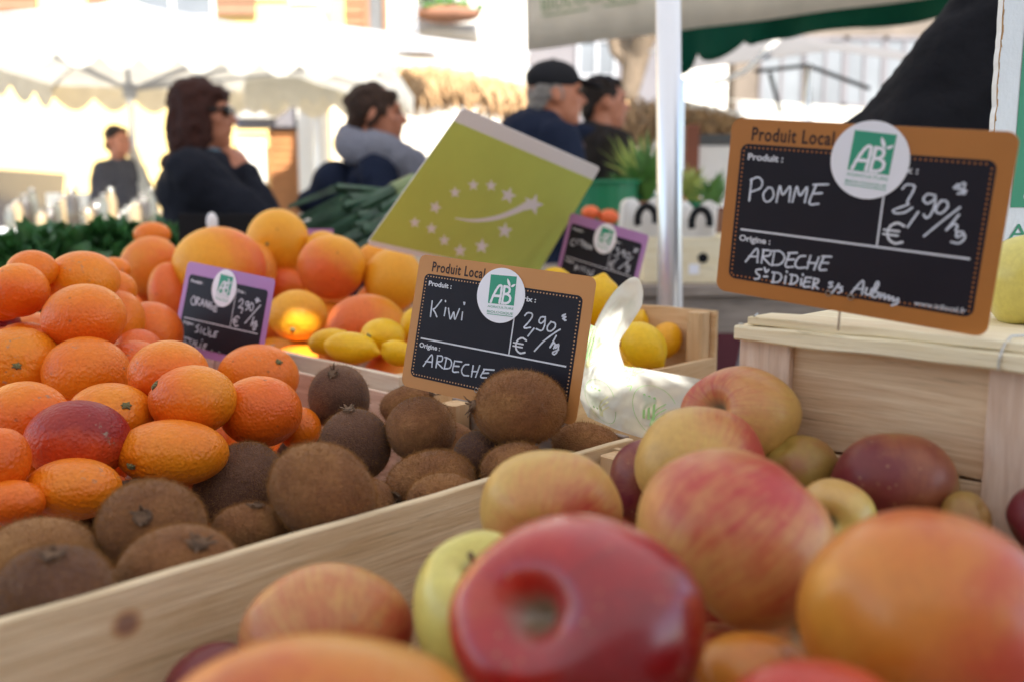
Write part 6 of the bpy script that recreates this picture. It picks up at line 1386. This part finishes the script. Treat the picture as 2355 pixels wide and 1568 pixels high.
# ------------------------------------------------------------------ build
make_ground(); buildings(); parasol(); canopies(); tables(); make_crates(); make_people(); vegetables(); stall_right(); make_cards(); make_bag()
print('settle', settle())
make_fruits()
def lower_layer():
    """fruits underneath that carry the visible heap; they show only in the gaps"""
    r = np.random.default_rng(2); base = .912; tops = [(f['c'], (f['w']+f['h'])/4/F*f['d'], f['kind']) for f in FR]; done = []
    lim = dict(apple=(.03, .495, .11, .39), kiwi=(.03, .52, .425, .59), orange=(-.03, .51, .625, 1.4), grapefruit=(.59, .96, .74, 1.44), lemon=(.585, .88, .58, .70))
    num = {}
    proto = {}
    lab = dict(apple="apple in the shadowy lower layer under the apple heap", kiwi="kiwi in the shadowy lower layer under the kiwis", orange="orange in the shadowy lower layer under the orange heap", grapefruit="grapefruit in the shadowy lower layer under the grapefruits", lemon="lemon in the shadowy lower layer of the open ended crate")
    rad = dict(apple=.036, kiwi=.026, orange=.036, grapefruit=.044, lemon=.026)
    for c, rr, k in tops:
        R0 = rad[k]
        for dx, dy in ((0, 0), (.03, .03), (-.03, .03), (.035, -.02)):
            x, y = c[0]+dx, c[1]+dy; s, t = (x+y)*Q2, (y-x)*Q2; l = lim[k]
            if not (l[0]+R0 < s < l[1]-R0+.01 and l[2]+R0*.7 < t < l[3]-R0*.7): continue
            z = c[2]-rr-R0*.75
            while z > base+R0*.9:
                p = np.array([x, y, z])
                if all(np.linalg.norm(p-q) > (R0+q_r)*.90 for q, q_r, _ in tops) and all(np.linalg.norm(p-q) > (R0+q_r)*.93 for q, q_r in done):
                    done.append((p, R0))
                    if k not in proto:
                        n0, fs = ico(4); v = shape(k, n0, np.random.default_rng(5)); me_o = mesh_obj(k, v*R0, fs, M[k], None, True, attrs={'blush': .45+lump(n0, 2, 9, .3), 'fco': n0}); proto[k] = me_o; o = me_o
                    else: o = proto[k].copy(); C.objects.link(o)
                    o.location = p; o.rotation_euler = tuple(r.uniform(0, 6.28, 3)); tag(o, lab[k], k, lab[k]); break
                z -= .012
    def put(k, p, R0):
        if any(np.linalg.norm(p-q) < (R0+q_r)*.92 for q, q_r, _ in tops) or any(np.linalg.norm(p-q) < (R0+q_r)*.94 for q, q_r in done): return
        done.append((p, R0)); o = proto[k].copy(); C.objects.link(o); o.location = p; o.rotation_euler = tuple(r.uniform(0, 6.28, 3)); tag(o, lab[k], k, lab[k])
    for k, l in lim.items():
        R0 = rad[k]
        for lay in range(2):
            zz = base+R0*.95+lay*R0*1.62
            if lay and not (k == 'orange'): break
            for s in np.arange(l[0]+R0+(lay % 2)*R0, l[1]-R0*.9, 2.06*R0):
                for t in np.arange(l[2]+R0+(lay % 2)*R0, l[3]-R0*.9, 2.06*R0):
                    if lay > 0 and t < .98+.03*lay: continue
                    q = W(s+r.normal(0, .002), t+r.normal(0, .002), 0); 
                    rel = q-CAM; dd = q[1]*CP+(zz-1.2)*-SP
                    if lay > 0 and dd > .1 and U0+F*q[0]/dd > -150: continue      # the visible heap is laid by hand
                    put(k, np.array([q[0], q[1], zz]), R0)
    print('lower layer', len(done))
lower_layer()
